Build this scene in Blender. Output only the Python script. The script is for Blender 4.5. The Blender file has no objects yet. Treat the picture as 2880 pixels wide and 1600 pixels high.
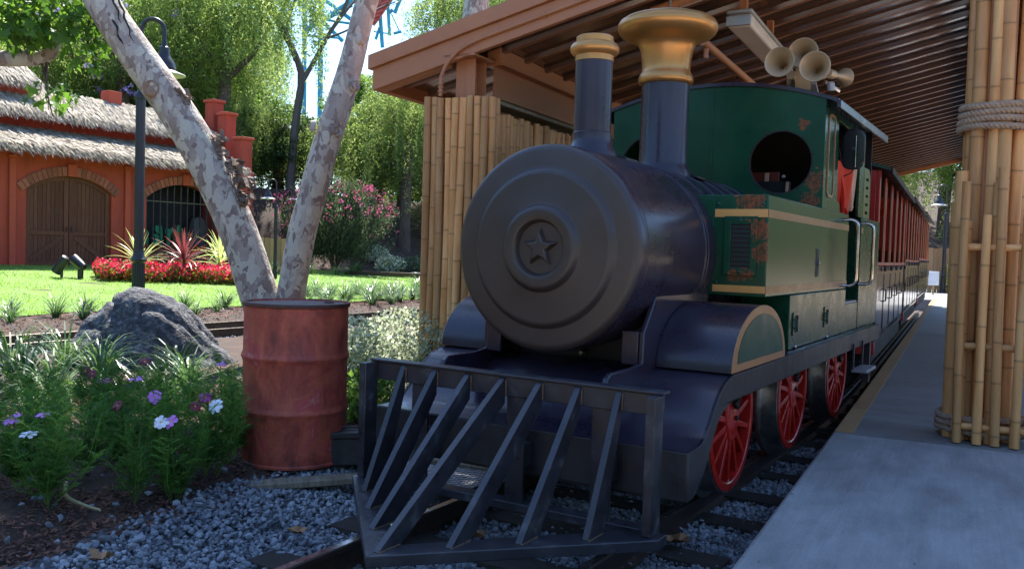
import bpy, bmesh, math, random
import numpy as np
from mathutils import Vector, Matrix
from mathutils.geometry import tessellate_polygon
PI = math.pi
rnd = random.Random(7)
rng = np.random.default_rng(7)
sc = bpy.context.scene
COL = sc.collection

# ---------------------------------------------------------------- camera, sky, sun, exposure
cam_d = bpy.data.cameras.new('camera'); cam = bpy.data.objects.new('camera', cam_d); COL.objects.link(cam)
sc.camera = cam
cam_d.sensor_width = 36; cam_d.sensor_fit = 'HORIZONTAL'; cam_d.lens = 30.78; cam_d.clip_end = 2000; cam_d.clip_start = .05
_p, _r = math.radians(2.269), math.radians(1.731)
_f = Vector((0, math.cos(_p), -math.sin(_p))); _x = Vector((1, 0, 0)); _u = _x.cross(_f)
_x2 = _x*math.cos(_r) + _u*math.sin(_r); _u2 = _u*math.cos(_r) - _x*math.sin(_r)
_m = Matrix((_x2, _u2, -_f)).transposed().to_4x4(); _m.translation = (0, 0, 1.2)
cam.matrix_world = _m
SUN_AZ, SUN_EL = math.radians(-6), math.radians(58)      # azimuth right of +Y
w = bpy.data.worlds.new('World'); sc.world = w; w.use_nodes = True
nt = w.node_tree; nt.nodes.clear()
sky = nt.nodes.new('ShaderNodeTexSky'); sky.sky_type = 'NISHITA'; sky.sun_disc = False
sky.sun_elevation = SUN_EL; sky.sun_rotation = SUN_AZ; sky.air_density = 1.0; sky.dust_density = .35; sky.ozone_density = 6.0
bg = nt.nodes.new('ShaderNodeBackground'); bg.inputs[1].default_value = .132
wo = nt.nodes.new('ShaderNodeOutputWorld')
nt.links.new(sky.outputs[0], bg.inputs[0]); nt.links.new(bg.outputs[0], wo.inputs[0])
sun_d = bpy.data.lights.new('sun', 'SUN'); sun_d.energy = 4.6; sun_d.angle = math.radians(.53); sun_d.color = (1, .95, .87)
sun = bpy.data.objects.new('sun', sun_d); COL.objects.link(sun)
_sd = Vector((math.sin(SUN_AZ)*math.cos(SUN_EL), math.cos(SUN_AZ)*math.cos(SUN_EL), math.sin(SUN_EL)))
sun.rotation_euler = _sd.to_track_quat('Z', 'Y').to_euler(); sun.location = _sd*60
sc.view_settings.view_transform = 'Standard'; sc.view_settings.look = 'None'
sc.view_settings.exposure = 1.68; sc.view_settings.gamma = 1; sc.view_settings.use_curve_mapping = False
sc.render.engine = 'CYCLES'
try:
    sc.cycles.use_denoising = True; sc.cycles.max_bounces = 7; sc.cycles.transparent_max_bounces = 6
    sc.cycles.sample_clamp_indirect = 6
except Exception: pass

# ---------------------------------------------------------------- helpers
def tag(o, label=None, cat=None, group=None, kind=None):
    if label: o['label'] = label
    if cat: o['category'] = cat
    if group: o['group'] = group
    if kind: o['kind'] = kind
    return o
def thing(name, label, cat, loc=(0, 0, 0), rz=0, group=None):
    o = bpy.data.objects.new(name, None); COL.objects.link(o)
    o.empty_display_size = .1; o.location = loc; o.rotation_euler = (0, 0, rz)
    return tag(o, label, cat, group)
def link(name, me, m=None, parent=None, loc=None, rot=None, scl=None):
    o = bpy.data.objects.new(name, me); COL.objects.link(o)
    if m is not None and not me.materials: me.materials.append(m)
    if parent: o.parent = parent
    if loc is not None: o.location = loc
    if rot is not None: o.rotation_euler = rot
    if scl is not None: o.scale = scl if hasattr(scl, '__len__') else (scl,)*3
    return o
def dup(o, loc=None, rot=None, scl=None, parent=None, label=None):
    def cp(src, par):
        c = src.copy(); COL.objects.link(c); c.parent = par
        for ch in list(src.children): cp(ch, c)
        return c
    c = cp(o, parent)
    if loc is not None: c.location = loc
    if rot is not None: c.rotation_euler = rot
    if scl is not None: c.scale = scl if hasattr(scl, '__len__') else (scl,)*3
    if label: c['label'] = label
    return c
ident = lambda p: p
class MB:
    def __init__(s, f=ident): s.v = []; s.fc = []; s.f = f
    def add(s, vs, fs):
        n = len(s.v); s.v += [tuple(s.f(p)) for p in vs]; s.fc += [tuple(i+n for i in q) for q in fs]; return s
    def box(s, x0, x1, y0, y1, z0, z1):
        return s.add([(x, y, z) for x in (x0, x1) for y in (y0, y1) for z in (z0, z1)],
                     [(0, 1, 3, 2), (4, 6, 7, 5), (0, 4, 5, 1), (2, 3, 7, 6), (0, 2, 6, 4), (1, 5, 7, 3)])
    def obox(s, c, X, Y, Z):
        c, X, Y, Z = map(Vector, (c, X, Y, Z))
        return s.add([c+X*i+Y*j+Z*k for i in (-1, 1) for j in (-1, 1) for k in (-1, 1)],
                     [(0, 1, 3, 2), (4, 6, 7, 5), (0, 4, 5, 1), (2, 3, 7, 6), (0, 2, 6, 4), (1, 5, 7, 3)])
    def beam(s, p, q, wd, ht, up=(0, 0, 1)):
        p, q, up = Vector(p), Vector(q), Vector(up); d = q-p; X = d/2
        S = d.cross(up); S = S.normalized()*wd/2; U = S.cross(d).normalized()*ht/2
        return s.obox((p+q)/2, X, S, U)
    def plate(s, loops, d0, d1, g):
        """loops (outline + holes) in 2-D, given depth from d0 to d1 by g(u, v, d)"""
        flat = [p for L in loops for p in L]; n = len(flat)
        tri = tessellate_polygon([[Vector((p[0], p[1], 0)) for p in L] for L in loops])
        vs = [g(p[0], p[1], d0) for p in flat]+[g(p[0], p[1], d1) for p in flat]
        fs = [tuple(t) for t in tri]+[tuple(i+n for i in reversed(t)) for t in tri]
        k = 0
        for L in loops:
            m = len(L)
            for i in range(m): a, b = k+i, k+(i+1) % m; fs.append((a, b, b+n, a+n))
            k += m
        return s.add(vs, fs)
    def lathe(s, prof, n, g, close=False):
        """prof: list of (radius, height); g(x, y, h) -> xyz"""
        vs = []; fs = []
        for r, h in prof:
            for i in range(n):
                t = 2*PI*i/n; vs.append(g(r*math.cos(t), r*math.sin(t), h))
        m = len(prof)
        for j in range(m-1 if not close else m):
            j2 = (j+1) % m
            for i in range(n):
                k = (i+1) % n; fs.append((j*n+i, j*n+k, j2*n+k, j2*n+i))
        if not close:
            fs.append(tuple(range(n))[::-1]); fs.append(tuple((m-1)*n+i for i in range(n)))
        return s.add(vs, fs)
    def tube(s, path, r, n=8, closed=False):
        P = [Vector(p) for p in path]; m = len(P); vs = []; fs = []
        R = r if hasattr(r, '__len__') else [r]*m
        T = []
        for i in range(m):
            if closed: d = P[(i+1) % m]-P[i-1]
            else: d = P[min(i+1, m-1)]-P[max(i-1, 0)]
            T.append(d.normalized() if d.length > 1e-9 else Vector((0, 0, 1)))
        ref = Vector((0, 0, 1)) if abs(T[0].z) < .9 else Vector((1, 0, 0))
        N = (ref-T[0]*ref.dot(T[0])).normalized()
        for i in range(m):
            N = (N-T[i]*N.dot(T[i])).normalized(); B = T[i].cross(N)
            for k in range(n):
                t = 2*PI*k/n; vs.append(P[i]+(N*math.cos(t)+B*math.sin(t))*R[i])
        for i in range(m if closed else m-1):
            j = (i+1) % m
            for k in range(n):
                l = (k+1) % n; fs.append((i*n+k, i*n+l, j*n+l, j*n+k))
        if not closed: fs.append(tuple(range(n))[::-1]); fs.append(tuple((m-1)*n+k for k in range(n)))
        return s.add(vs, fs)
    def grid(s, nu, nv, g):
        vs = [g(i/nu, j/nv) for i in range(nu+1) for j in range(nv+1)]
        return s.add(vs, [(i*(nv+1)+j, (i+1)*(nv+1)+j, (i+1)*(nv+1)+j+1, i*(nv+1)+j+1) for i in range(nu) for j in range(nv)])
    def mesh(s, name, smooth=35, recalc=True):
        me = bpy.data.meshes.new(name); me.from_pydata(s.v, [], s.fc); me.update()
        if recalc:
            bm = bmesh.new(); bm.from_mesh(me); bmesh.ops.recalc_face_normals(bm, faces=bm.faces); bm.to_mesh(me); bm.free()
        if smooth:
            me.shade_smooth(); me.set_sharp_from_angle(angle=math.radians(smooth))
        return me
    def build(s, name, m, parent=None, smooth=35, bevel=0, loc=None, rot=None, seg=2):
        me = s.mesh(name, smooth); o = link(name, me, m, parent, loc, rot)
        if bevel:
            b = o.modifiers.new('bevel', 'BEVEL'); b.width = bevel; b.segments = seg; b.limit_method = 'ANGLE'; b.angle_limit = math.radians(40)
            b.harden_normals = False
        return o
def np_mesh(name, V, F, tint=None, smooth=False):
    V = np.asarray(V, np.float32).reshape(-1, 3); F = np.asarray(F, np.int32); k = F.shape[1]
    me = bpy.data.meshes.new(name); me.vertices.add(len(V)); me.vertices.foreach_set('co', V.ravel())
    me.loops.add(F.size); me.loops.foreach_set('vertex_index', F.ravel())
    me.polygons.add(len(F)); me.polygons.foreach_set('loop_start', np.arange(0, F.size, k, dtype=np.int32))
    if tint is not None:
        a = me.attributes.new('tint', 'FLOAT', 'FACE'); a.data.foreach_set('value', np.asarray(tint, np.float32))
    me.polygons.foreach_set('use_smooth', np.full(len(F), bool(smooth)))
    me.update(calc_edges=True); me.validate()
    return me
def lerp_path(pts, n):
    """Catmull-Rom through pts, n points"""
    P = [Vector(p) for p in pts]; P = [P[0]*2-P[1]]+P+[P[-1]*2-P[-2]]; out = []; m = len(P)-3
    for i in range(n):
        t = i/(n-1)*m; k = min(int(t), m-1); t -= k; a, b, c, d = P[k:k+4]
        out.append(.5*((2*b)+(c-a)*t+(2*a-5*b+4*c-d)*t*t+(3*b-a-3*c+d)*t**3))
    return out

# ---------------------------------------------------------------- materials
MATS = {}
def mat(name, cols, scale=6, rough=.5, metal=0, bump=0, bscale=60, detail=5, spec=.5, coat=0, stretch=(1, 1, 1), rvar=.12, objvar=0, trans=0, distort=0, bdist=.01):
    m = bpy.data.materials.new(name); m.use_nodes = True; t = m.node_tree; N = t.nodes; Lk = t.links.new
    b = N['Principled BSDF']
    if isinstance(cols[0], (int, float)): cols = [(0, [c*.86 for c in cols]), (1, [c*1.12 for c in cols])]
    tc = N.new('ShaderNodeTexCoord'); mp = N.new('ShaderNodeMapping'); mp.inputs['Scale'].default_value = stretch
    Lk(tc.outputs['Object'], mp.inputs[0])
    vec = mp.outputs[0]
    oi = None
    if objvar:
        oi = N.new('ShaderNodeObjectInfo'); ad = N.new('ShaderNodeVectorMath'); ad.operation = 'MULTIPLY_ADD'
        cmb = N.new('ShaderNodeCombineXYZ')
        for i in range(3): Lk(oi.outputs['Random'], cmb.inputs[i])
        ad.inputs[1].default_value = (37, 53, 71); Lk(cmb.outputs[0], ad.inputs[0]); Lk(vec, ad.inputs[2]); vec = ad.outputs[0]
    n = N.new('ShaderNodeTexNoise'); n.inputs['Scale'].default_value = scale; n.inputs['Detail'].default_value = detail
    n.inputs['Distortion'].default_value = distort
    n.inputs['Roughness'].default_value = .62; Lk(vec, n.inputs['Vector'])
    r = N.new('ShaderNodeValToRGB'); e = r.color_ramp.elements
    for i, (p, c) in enumerate(cols):
        p = .3+p*.4
        q = e[i] if i < 2 else e.new(p)
        q.position = p; q.color = (*c[:3], 1)
    Lk(n.outputs[0], r.inputs[0]); out = r.outputs[0]
    if objvar:
        h = N.new('ShaderNodeHueSaturation'); mr = N.new('ShaderNodeMapRange')
        mr.inputs[3].default_value = 1-objvar; mr.inputs[4].default_value = 1+objvar
        Lk(oi.outputs['Random'], mr.inputs[0]); Lk(mr.outputs[0], h.inputs['Value']); Lk(out, h.inputs['Color']); out = h.outputs[0]
    Lk(out, b.inputs['Base Color'])
    b.inputs['Metallic'].default_value = metal; b.inputs['Specular IOR Level'].default_value = spec
    b.inputs['Coat Weight'].default_value = coat; b.inputs['Coat Roughness'].default_value = .12
    n2 = N.new('ShaderNodeTexNoise'); n2.inputs['Scale'].default_value = bscale; n2.inputs['Detail'].default_value = 4; Lk(vec, n2.inputs['Vector'])
    mr = N.new('ShaderNodeMapRange'); mr.inputs[1].default_value = .3; mr.inputs[2].default_value = .7
    mr.inputs[3].default_value = max(0, rough-rvar); mr.inputs[4].default_value = min(1, rough+rvar)
    Lk(n.outputs[0], mr.inputs[0]); Lk(mr.outputs[0], b.inputs['Roughness'])
    if bump:
        bp = N.new('ShaderNodeBump'); bp.inputs['Strength'].default_value = bump; bp.inputs['Distance'].default_value = bdist
        Lk(n2.outputs[0], bp.inputs['Height']); Lk(bp.outputs[0], b.inputs['Normal'])
    m['out'] = 1
    MATS[name] = (m, t, b, out, vec)
    return m
def leafmat(name, c1, c2, c3=None, trans=.35, rough=.5, spec=.35):
    m = bpy.data.materials.new(name); m.use_nodes = True; t = m.node_tree; N = t.nodes; Lk = t.links.new
    b = N['Principled BSDF']; o = N['Material Output']
    at = N.new('ShaderNodeAttribute'); at.attribute_name = 'tint'; oi = N.new('ShaderNodeObjectInfo')
    r = N.new('ShaderNodeValToRGB'); e = r.color_ramp.elements
    e[0].position = .0; e[0].color = (*c1, 1); e[1].position = .75 if c3 else 1; e[1].color = (*c2, 1)
    if c3: q = e.new(1.); q.color = (*c3, 1)
    Lk(at.outputs['Fac'], r.inputs[0])
    h = N.new('ShaderNodeHueSaturation'); mr = N.new('ShaderNodeMapRange'); mr.inputs[3].default_value = .85; mr.inputs[4].default_value = 1.15
    Lk(oi.outputs['Random'], mr.inputs[0]); Lk(mr.outputs[0], h.inputs['Value']); Lk(r.outputs[0], h.inputs['Color'])
    Lk(h.outputs[0], b.inputs['Base Color']); b.inputs['Roughness'].default_value = rough; b.inputs['Specular IOR Level'].default_value = spec
    tr = N.new('ShaderNodeBsdfTranslucent'); mx = N.new('ShaderNodeMixShader'); mx.inputs[0].default_value = trans
    hs = N.new('ShaderNodeHueSaturation'); hs.inputs['Hue'].default_value = .485; hs.inputs['Value'].default_value = 2.0; hs.inputs['Saturation'].default_value = 1.05
    Lk(h.outputs[0], hs.inputs['Color']); Lk(hs.outputs[0], tr.inputs[0])
    Lk(b.outputs[0], mx.inputs[1]); Lk(tr.outputs[0], mx.inputs[2]); Lk(mx.outputs[0], o.inputs[0])
    return m
black = mat('black_paint', [(0, (.019, .013, .024)), (1, (.031, .023, .038))], 4, .30, bump=.06, bscale=220, spec=.45, rvar=.08, coat=.15)
blackface = mat('black_face_warm_bounce', [(0, (.032, .022, .018)), (1, (.048, .034, .028))], 3, .40, bump=.05, bscale=300, rvar=.06, spec=.6)  # front face of the black smokebox, warm ground bounce mixed into the colour
frameblk = mat('frame_black', [(0, (.014, .013, .016)), (1, (.035, .032, .035))], 8, .5, bump=.15, bscale=120)
slatblk = mat('slat_black', [(0, (.018, .018, .023)), (.75, (.034, .033, .041)), (1, (.08, .075, .08))], 9, .38, bump=.12, bscale=160, rvar=.15)
gold = mat('gold_paint', [(0, (.50, .235, .07)), (1, (.58, .29, .095))], 3, .34, metal=.65, bump=.05, bscale=14, rvar=.05)
goldflat = mat('gold_stripe', [(0, (.58, .28, .07)), (1, (.66, .33, .095))], 9, .42, bump=.03)
goldtrim = mat('bronze_trim', (.36, .17, .07), 12, .4)
green = mat('green_paint', [(0, (.004, .040, .019)), (1, (.007, .060, .027))], 5, .27, bump=.05, bscale=260, coat=0, rvar=.06, spec=.28)
greenmatt = mat('green_panel', (.005, .055, .035), 5, .4, bump=.03)
redp = mat('red_wheel_paint', [(0, (.40, .012, .009)), (1, (.56, .022, .014))], 6, .32, coat=.3, bump=.05)
redcoach = mat('red_coach_paint', [(0, (.36, .02, .012)), (1, (.46, .03, .018))], 4, .35, coat=.2)
maroon = mat('maroon_panel', [(0, (.045, .008, .007)), (1, (.075, .013, .01))], 4, .16, coat=.7, rvar=.05)
steel = mat('wheel_tread_steel', [(0, (.22, .2, .19)), (1, (.4, .37, .35))], 20, .38, metal=.9)
chrome = mat('polished_steel', (.62, .58, .55), 8, .22, metal=1)
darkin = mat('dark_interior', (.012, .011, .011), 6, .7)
brassy = mat('horn_finish', [(0, (.42, .29, .16)), (1, (.52, .37, .22))], 6, .42, metal=.35)
def specks(name):
    m, t, b, out, vec = MATS[name]; N = t.nodes; Lk = t.links.new
    n = N.new('ShaderNodeTexNoise'); n.inputs['Scale'].default_value = 15; n.inputs['Detail'].default_value = 3; Lk(vec, n.inputs['Vector'])
    mr = N.new('ShaderNodeMapRange'); mr.inputs[1].default_value = .70; mr.inputs[2].default_value = .76; mr.inputs[3].default_value = 0; mr.inputs[4].default_value = .65; Lk(n.outputs[0], mr.inputs[0])
    n2 = N.new('ShaderNodeTexNoise'); n2.inputs['Scale'].default_value = 4; n2.inputs['Detail'].default_value = 10; n2.inputs['Roughness'].default_value = .75
    mp = N.new('ShaderNodeMapping'); mp.inputs['Scale'].default_value = (.5, 7, 1); Lk(vec, mp.inputs[0]); Lk(mp.outputs[0], n2.inputs['Vector'])
    m2 = N.new('ShaderNodeMapRange'); m2.inputs[1].default_value = .35; m2.inputs[2].default_value = .65; m2.inputs[3].default_value = .90; m2.inputs[4].default_value = 1.07; Lk(n2.outputs[0], m2.inputs[0])
    h = N.new('ShaderNodeHueSaturation'); Lk(out, h.inputs['Color']); Lk(m2.outputs[0], h.inputs['Value'])
    mx = N.new('ShaderNodeMix'); mx.data_type = 'RGBA'; mx.inputs['B'].default_value = (.05, .045, .04, 1); Lk(mr.outputs[0], mx.inputs['Factor']); Lk(h.outputs[0], mx.inputs['A'])
    Lk(mx.outputs['Result'], b.inputs['Base Color'])
greyplate = mat('tread_plate', (.33, .33, .36), 30, .5, metal=.6, bump=.5, bscale=90)
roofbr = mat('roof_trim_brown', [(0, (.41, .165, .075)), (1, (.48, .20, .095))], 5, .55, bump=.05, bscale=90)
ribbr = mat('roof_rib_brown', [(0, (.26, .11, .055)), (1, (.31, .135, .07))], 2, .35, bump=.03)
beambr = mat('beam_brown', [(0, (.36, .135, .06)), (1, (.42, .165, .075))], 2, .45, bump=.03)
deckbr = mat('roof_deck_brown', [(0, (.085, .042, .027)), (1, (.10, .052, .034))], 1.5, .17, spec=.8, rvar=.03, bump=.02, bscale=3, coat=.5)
concrete = mat('concrete', [(0, (.21, .205, .20)), (.5, (.27, .265, .26)), (1, (.32, .31, .30))], 1.6, .75, bump=.25, bscale=70, detail=9, stretch=(1, 2.5, 1))
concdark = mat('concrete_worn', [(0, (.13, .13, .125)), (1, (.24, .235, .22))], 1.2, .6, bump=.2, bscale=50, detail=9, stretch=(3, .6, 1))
specks('concrete'); specks('concrete_worn')
yellow = mat('platform_edge_paint', [(0, (.26, .15, .06)), (1, (.36, .22, .09))], 4, .65, bump=.2)
rope_m = mat('rope_fibre', [(0, (.36, .23, .15)), (1, (.52, .36, .24))], 30, .9, bump=.8, bscale=180, stretch=(1, 1, 1))
drum_m = mat('rusty_red_drum', [(0, (.10, .032, .025)), (.35, (.40, .068, .042)), (.6, (.50, .11, .055)), (.8, (.46, .06, .06)), (1, (.52, .22, .15))], 5.5, .6, bump=.3, bscale=60, detail=9, stretch=(1, 1, .8), distort=.6)
drumdark = mat('drum_lid_rust', [(0, (.04, .018, .014)), (1, (.13, .05, .035))], 12, .6, bump=.3)
boxm = mat('weathered_box', [(0, (.018, .016, .015)), (.7, (.045, .04, .038)), (1, (.14, .07, .04))], 9, .6, bump=.3, bscale=80, detail=9)
rail_m = mat('rail_steel', [(0, (.045, .03, .023)), (1, (.10, .068, .05))], 15, .45, metal=.5, bump=.2)
railtop = mat('rail_head_worn', (.42, .38, .35), 20, .22, metal=.9)
sleeper_m = mat('old_sleeper', [(0, (.018, .014, .012)), (1, (.06, .045, .034))], 6, .9, bump=.7, bscale=50, stretch=(1, 9, 1), objvar=.3)
plaza_m = mat('plaza_paving', [(0, (.46, .34, .23)), (1, (.56, .42, .29))], 1.5, .8, bump=.2, bscale=30)
plank_m = mat('worn_plank', [(0, (.16, .12, .08)), (1, (.33, .27, .19))], 5, .85, bump=.5, bscale=50, stretch=(9, 1, 1))
redwall = mat('red_stucco', [(0, (.40, .055, .026)), (1, (.47, .072, .034))], 3, .85, bump=.25, bscale=90)
redtrim = mat('red_trim', (.49, .078, .036), 4, .8, bump=.1)
brick_m = mat('arch_brick', [(0, (.27, .075, .045)), (1, (.42, .125, .07))], 12, .85, bump=.3, objvar=.25)
mortar = mat('pale_mortar', (.36, .2, .14), 12, .9)
doorwood = mat('door_wood', [(0, (.13, .048, .028)), (1, (.22, .088, .052))], 7, .75, spec=.15, bump=.35, bscale=40, stretch=(8, 8, .6), objvar=.12)
bamboo_m = mat('bamboo', [(0, (.50, .21, .065)), (.5, (.65, .31, .105)), (1, (.75, .43, .17))], 5, .5, bump=.12, bscale=60, stretch=(3, 3, .35), objvar=.30, rvar=.12)
lampblk = mat('lamp_post_black', (.018, .019, .024), 10, .4, bump=.05)
white_m = mat('white_sign', (.75, .76, .78), 6, .5)
shade_m = mat('white_enamel', (.62, .60, .56), 6, .4)
fencewood = mat('fence_wood', [(0, (.32, .18, .08)), (1, (.45, .27, .13))], 3, .8, bump=.3, stretch=(6, 6, .5), objvar=.2)
coaster_m = mat('turquoise_steel', (.03, .33, .45), 4, .45)
coastred = mat('red_track_steel', (.5, .08, .05), 4, .45)
jacket_m = mat('red_cloth', [(0, (.55, .03, .01)), (1, (.72, .06, .02))], 6, .85, bump=.3, bscale=30)
cream_m = mat('cream_lining', (.65, .42, .28), 6, .8)
cactus_m = mat('green_cutout', (.02, .23, .10), 6, .7)
terra_m = mat('terracotta', [(0, (.30, .12, .05)), (1, (.42, .18, .08))], 6, .8)
palegrey = mat('pale_grey_stone', (.10, .105, .11), 5, .8)
letter_m = mat('pale_green_letter', (.30, .34, .20), 5, .7)
lens_m = mat('dark_lens', (.02, .025, .03), 5, .1)
galv = mat('galvanised_fitting', (.38, .38, .37), 8, .5, metal=.5)
tubelamp = mat('frosted_diffuser', [(0, (.68, .58, .50)), (1, (.78, .70, .62))], 6, .5, bump=.1)
rock_m = mat('granite', [(0, (.015, .015, .018)), (.4, (.055, .057, .064)), (.7, (.13, .13, .14)), (1, (.28, .275, .27))], 17, .85, bump=.9, bscale=34, detail=12, bdist=.03)
stone_m = mat('ballast_stone', [(0, (.12, .13, .155)), (1, (.36, .37, .39))], 1.2, .8, bump=.3, bscale=70)
mulch_m = mat('bark_mulch', [(0, (.07, .028, .018)), (.6, (.16, .065, .04)), (1, (.28, .15, .09))], 1.1, .9, bump=.5, bscale=60)
pebble_pale = mat('pale_boulder', (.34, .32, .29), 6, .85, bump=.4, bscale=30)
def rest(name, tintnodes=None): return MATS[name]
def tint_mul(name, lo, hi, attr='tint'):
    """multiply a material's colour by a per-piece random attribute"""
    m, t, b, out, vec = MATS[name]; N = t.nodes
    a = N.new('ShaderNodeAttribute'); a.attribute_name = attr
    mr = N.new('ShaderNodeMapRange'); mr.inputs[3].default_value = lo; mr.inputs[4].default_value = hi
    h = N.new('ShaderNodeHueSaturation'); t.links.new(a.outputs['Fac'], mr.inputs[0]); t.links.new(mr.outputs[0], h.inputs['Value'])
    t.links.new(out, h.inputs['Color']); t.links.new(h.outputs[0], b.inputs['Base Color'])
tint_mul('ballast_stone', .4, 1.35); tint_mul('bark_mulch', .5, 1.7)
def drips(name, lo, sx):
    m, t, b, out, vec = MATS[name]; N = t.nodes; Lk = t.links.new
    mp = N.new('ShaderNodeMapping'); mp.inputs['Scale'].default_value = sx; Lk(vec, mp.inputs[0])
    n = N.new('ShaderNodeTexNoise'); n.inputs['Scale'].default_value = 7; n.inputs['Detail'].default_value = 9; n.inputs['Roughness'].default_value = .7; Lk(mp.outputs[0], n.inputs['Vector'])
    r = N.new('ShaderNodeMapRange'); r.inputs[1].default_value = .36; r.inputs[2].default_value = .6; r.inputs[3].default_value = lo; r.inputs[4].default_value = 1.08; Lk(n.outputs[0], r.inputs[0])
    src = b.inputs['Base Color'].links[0].from_socket; h = N.new('ShaderNodeHueSaturation'); Lk(src, h.inputs['Color']); Lk(r.outputs[0], h.inputs['Value']); Lk(h.outputs[0], b.inputs['Base Color'])
drips('rusty_red_drum', .72, (1.6, 1.6, .5)); drips('red_stucco', .78, (.5, .5, .12)); drips('concrete', .80, (.25, .25, 1)); drips('door_wood', .7, (2, 2, .2)); drips('slat_black', .7, (1, 1, 1)); drips('weathered_box', .55, (1, 1, .4))
# bamboo: dark thin line at each node, from the 'ring' attribute
def _bam():
    m, t, b, out, vec = MATS['bamboo']; N = t.nodes
    a = N.new('ShaderNodeAttribute'); a.attribute_name = 'ring'
    mx = N.new('ShaderNodeMix'); mx.data_type = 'RGBA'; mx.inputs['B'].default_value = (.07, .042, .022, 1)
    t.links.new(a.outputs['Fac'], mx.inputs['Factor']); t.links.new(out, mx.inputs['A'])
    src = b.inputs['Base Color'].links[0].from_socket
    t.links.new(src, mx.inputs['A']); t.links.new(mx.outputs['Result'], b.inputs['Base Color'])
_bam()
# worn green: primer showing through where the paint has flaked, at real places on the tank and cab
def worn_green():
    m = mat('worn_green_paint', [(0, (.004, .040, .019)), (1, (.008, .062, .028))], 5, .22, bump=.05, bscale=260, coat=0, rvar=.06, spec=.28)
    _, t, b, out, vec = MATS['worn_green_paint']; N = t.nodes; Lk = t.links.new
    tc = N.new('ShaderNodeTexCoord'); total = None
    for (a, bb, c, r) in [(1.36, .645, 1.50, .12), (1.36, .70, 1.34, .10), (1.36, .715, 1.22, .09), (1.36, .64, 1.11, .06), (1.36, .57, 1.10, .05), (2.6, .70, 1.70, .12), (2.6, .66, 1.58, .10), (2.6, .60, 2.06, .06)]:
        d = N.new('ShaderNodeVectorMath'); d.operation = 'DISTANCE'; d.inputs[1].default_value = (a, -bb, c)
        Lk(tc.outputs['Object'], d.inputs[0])
        mr = N.new('ShaderNodeMapRange'); mr.inputs[1].default_value = 0; mr.inputs[2].default_value = r*1.35; mr.inputs[3].default_value = 1; mr.inputs[4].default_value = 0
        Lk(d.outputs['Value'], mr.inputs[0])
        if total is None: total = mr.outputs[0]
        else:
            mx = N.new('ShaderNodeMath'); mx.operation = 'MAXIMUM'; Lk(total, mx.inputs[0]); Lk(mr.outputs[0], mx.inputs[1]); total = mx.outputs[0]
    n = N.new('ShaderNodeTexNoise'); n.inputs['Scale'].default_value = 30; n.inputs['Detail'].default_value = 10; n.inputs['Roughness'].default_value = .7
    Lk(tc.outputs['Object'], n.inputs['Vector'])
    ad = N.new('ShaderNodeMath'); ad.operation = 'MULTIPLY_ADD'; ad.inputs[1].default_value = .62; Lk(total, ad.inputs[0]); Lk(n.outputs[0], ad.inputs[2])
    st = N.new('ShaderNodeMapRange'); st.inputs[1].default_value = .84; st.inputs[2].default_value = .91; Lk(ad.outputs[0], st.inputs[0])
    n3 = N.new('ShaderNodeTexNoise'); n3.inputs['Scale'].default_value = 60; n3.inputs['Detail'].default_value = 6; Lk(tc.outputs['Object'], n3.inputs['Vector'])
    cr = N.new('ShaderNodeValToRGB'); cr.color_ramp.elements[0].position = .35; cr.color_ramp.elements[1].position = .65
    cr.color_ramp.elements[0].color = (.02, .035, .015, 1); cr.color_ramp.elements[1].color = (.24, .065, .022, 1); Lk(n3.outputs[0], cr.inputs[0])
    mx = N.new('ShaderNodeMix'); mx.data_type = 'RGBA'; Lk(st.outputs[0], mx.inputs['Factor']); Lk(out, mx.inputs['A']); Lk(cr.outputs[0], mx.inputs['B'])
    Lk(mx.outputs['Result'], b.inputs['Base Color'])
    rr = N.new('ShaderNodeMapRange'); rr.inputs[3].default_value = .26; rr.inputs[4].default_value = .5; Lk(st.outputs[0], rr.inputs[0]); Lk(rr.outputs[0], b.inputs['Roughness'])
    cc = N.new('ShaderNodeMapRange'); cc.inputs[3].default_value = .0; cc.inputs[4].default_value = 0; Lk(st.outputs[0], cc.inputs[0]); Lk(cc.outputs[0], b.inputs['Coat Weight'])
    return m
worngreen = worn_green()
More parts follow.
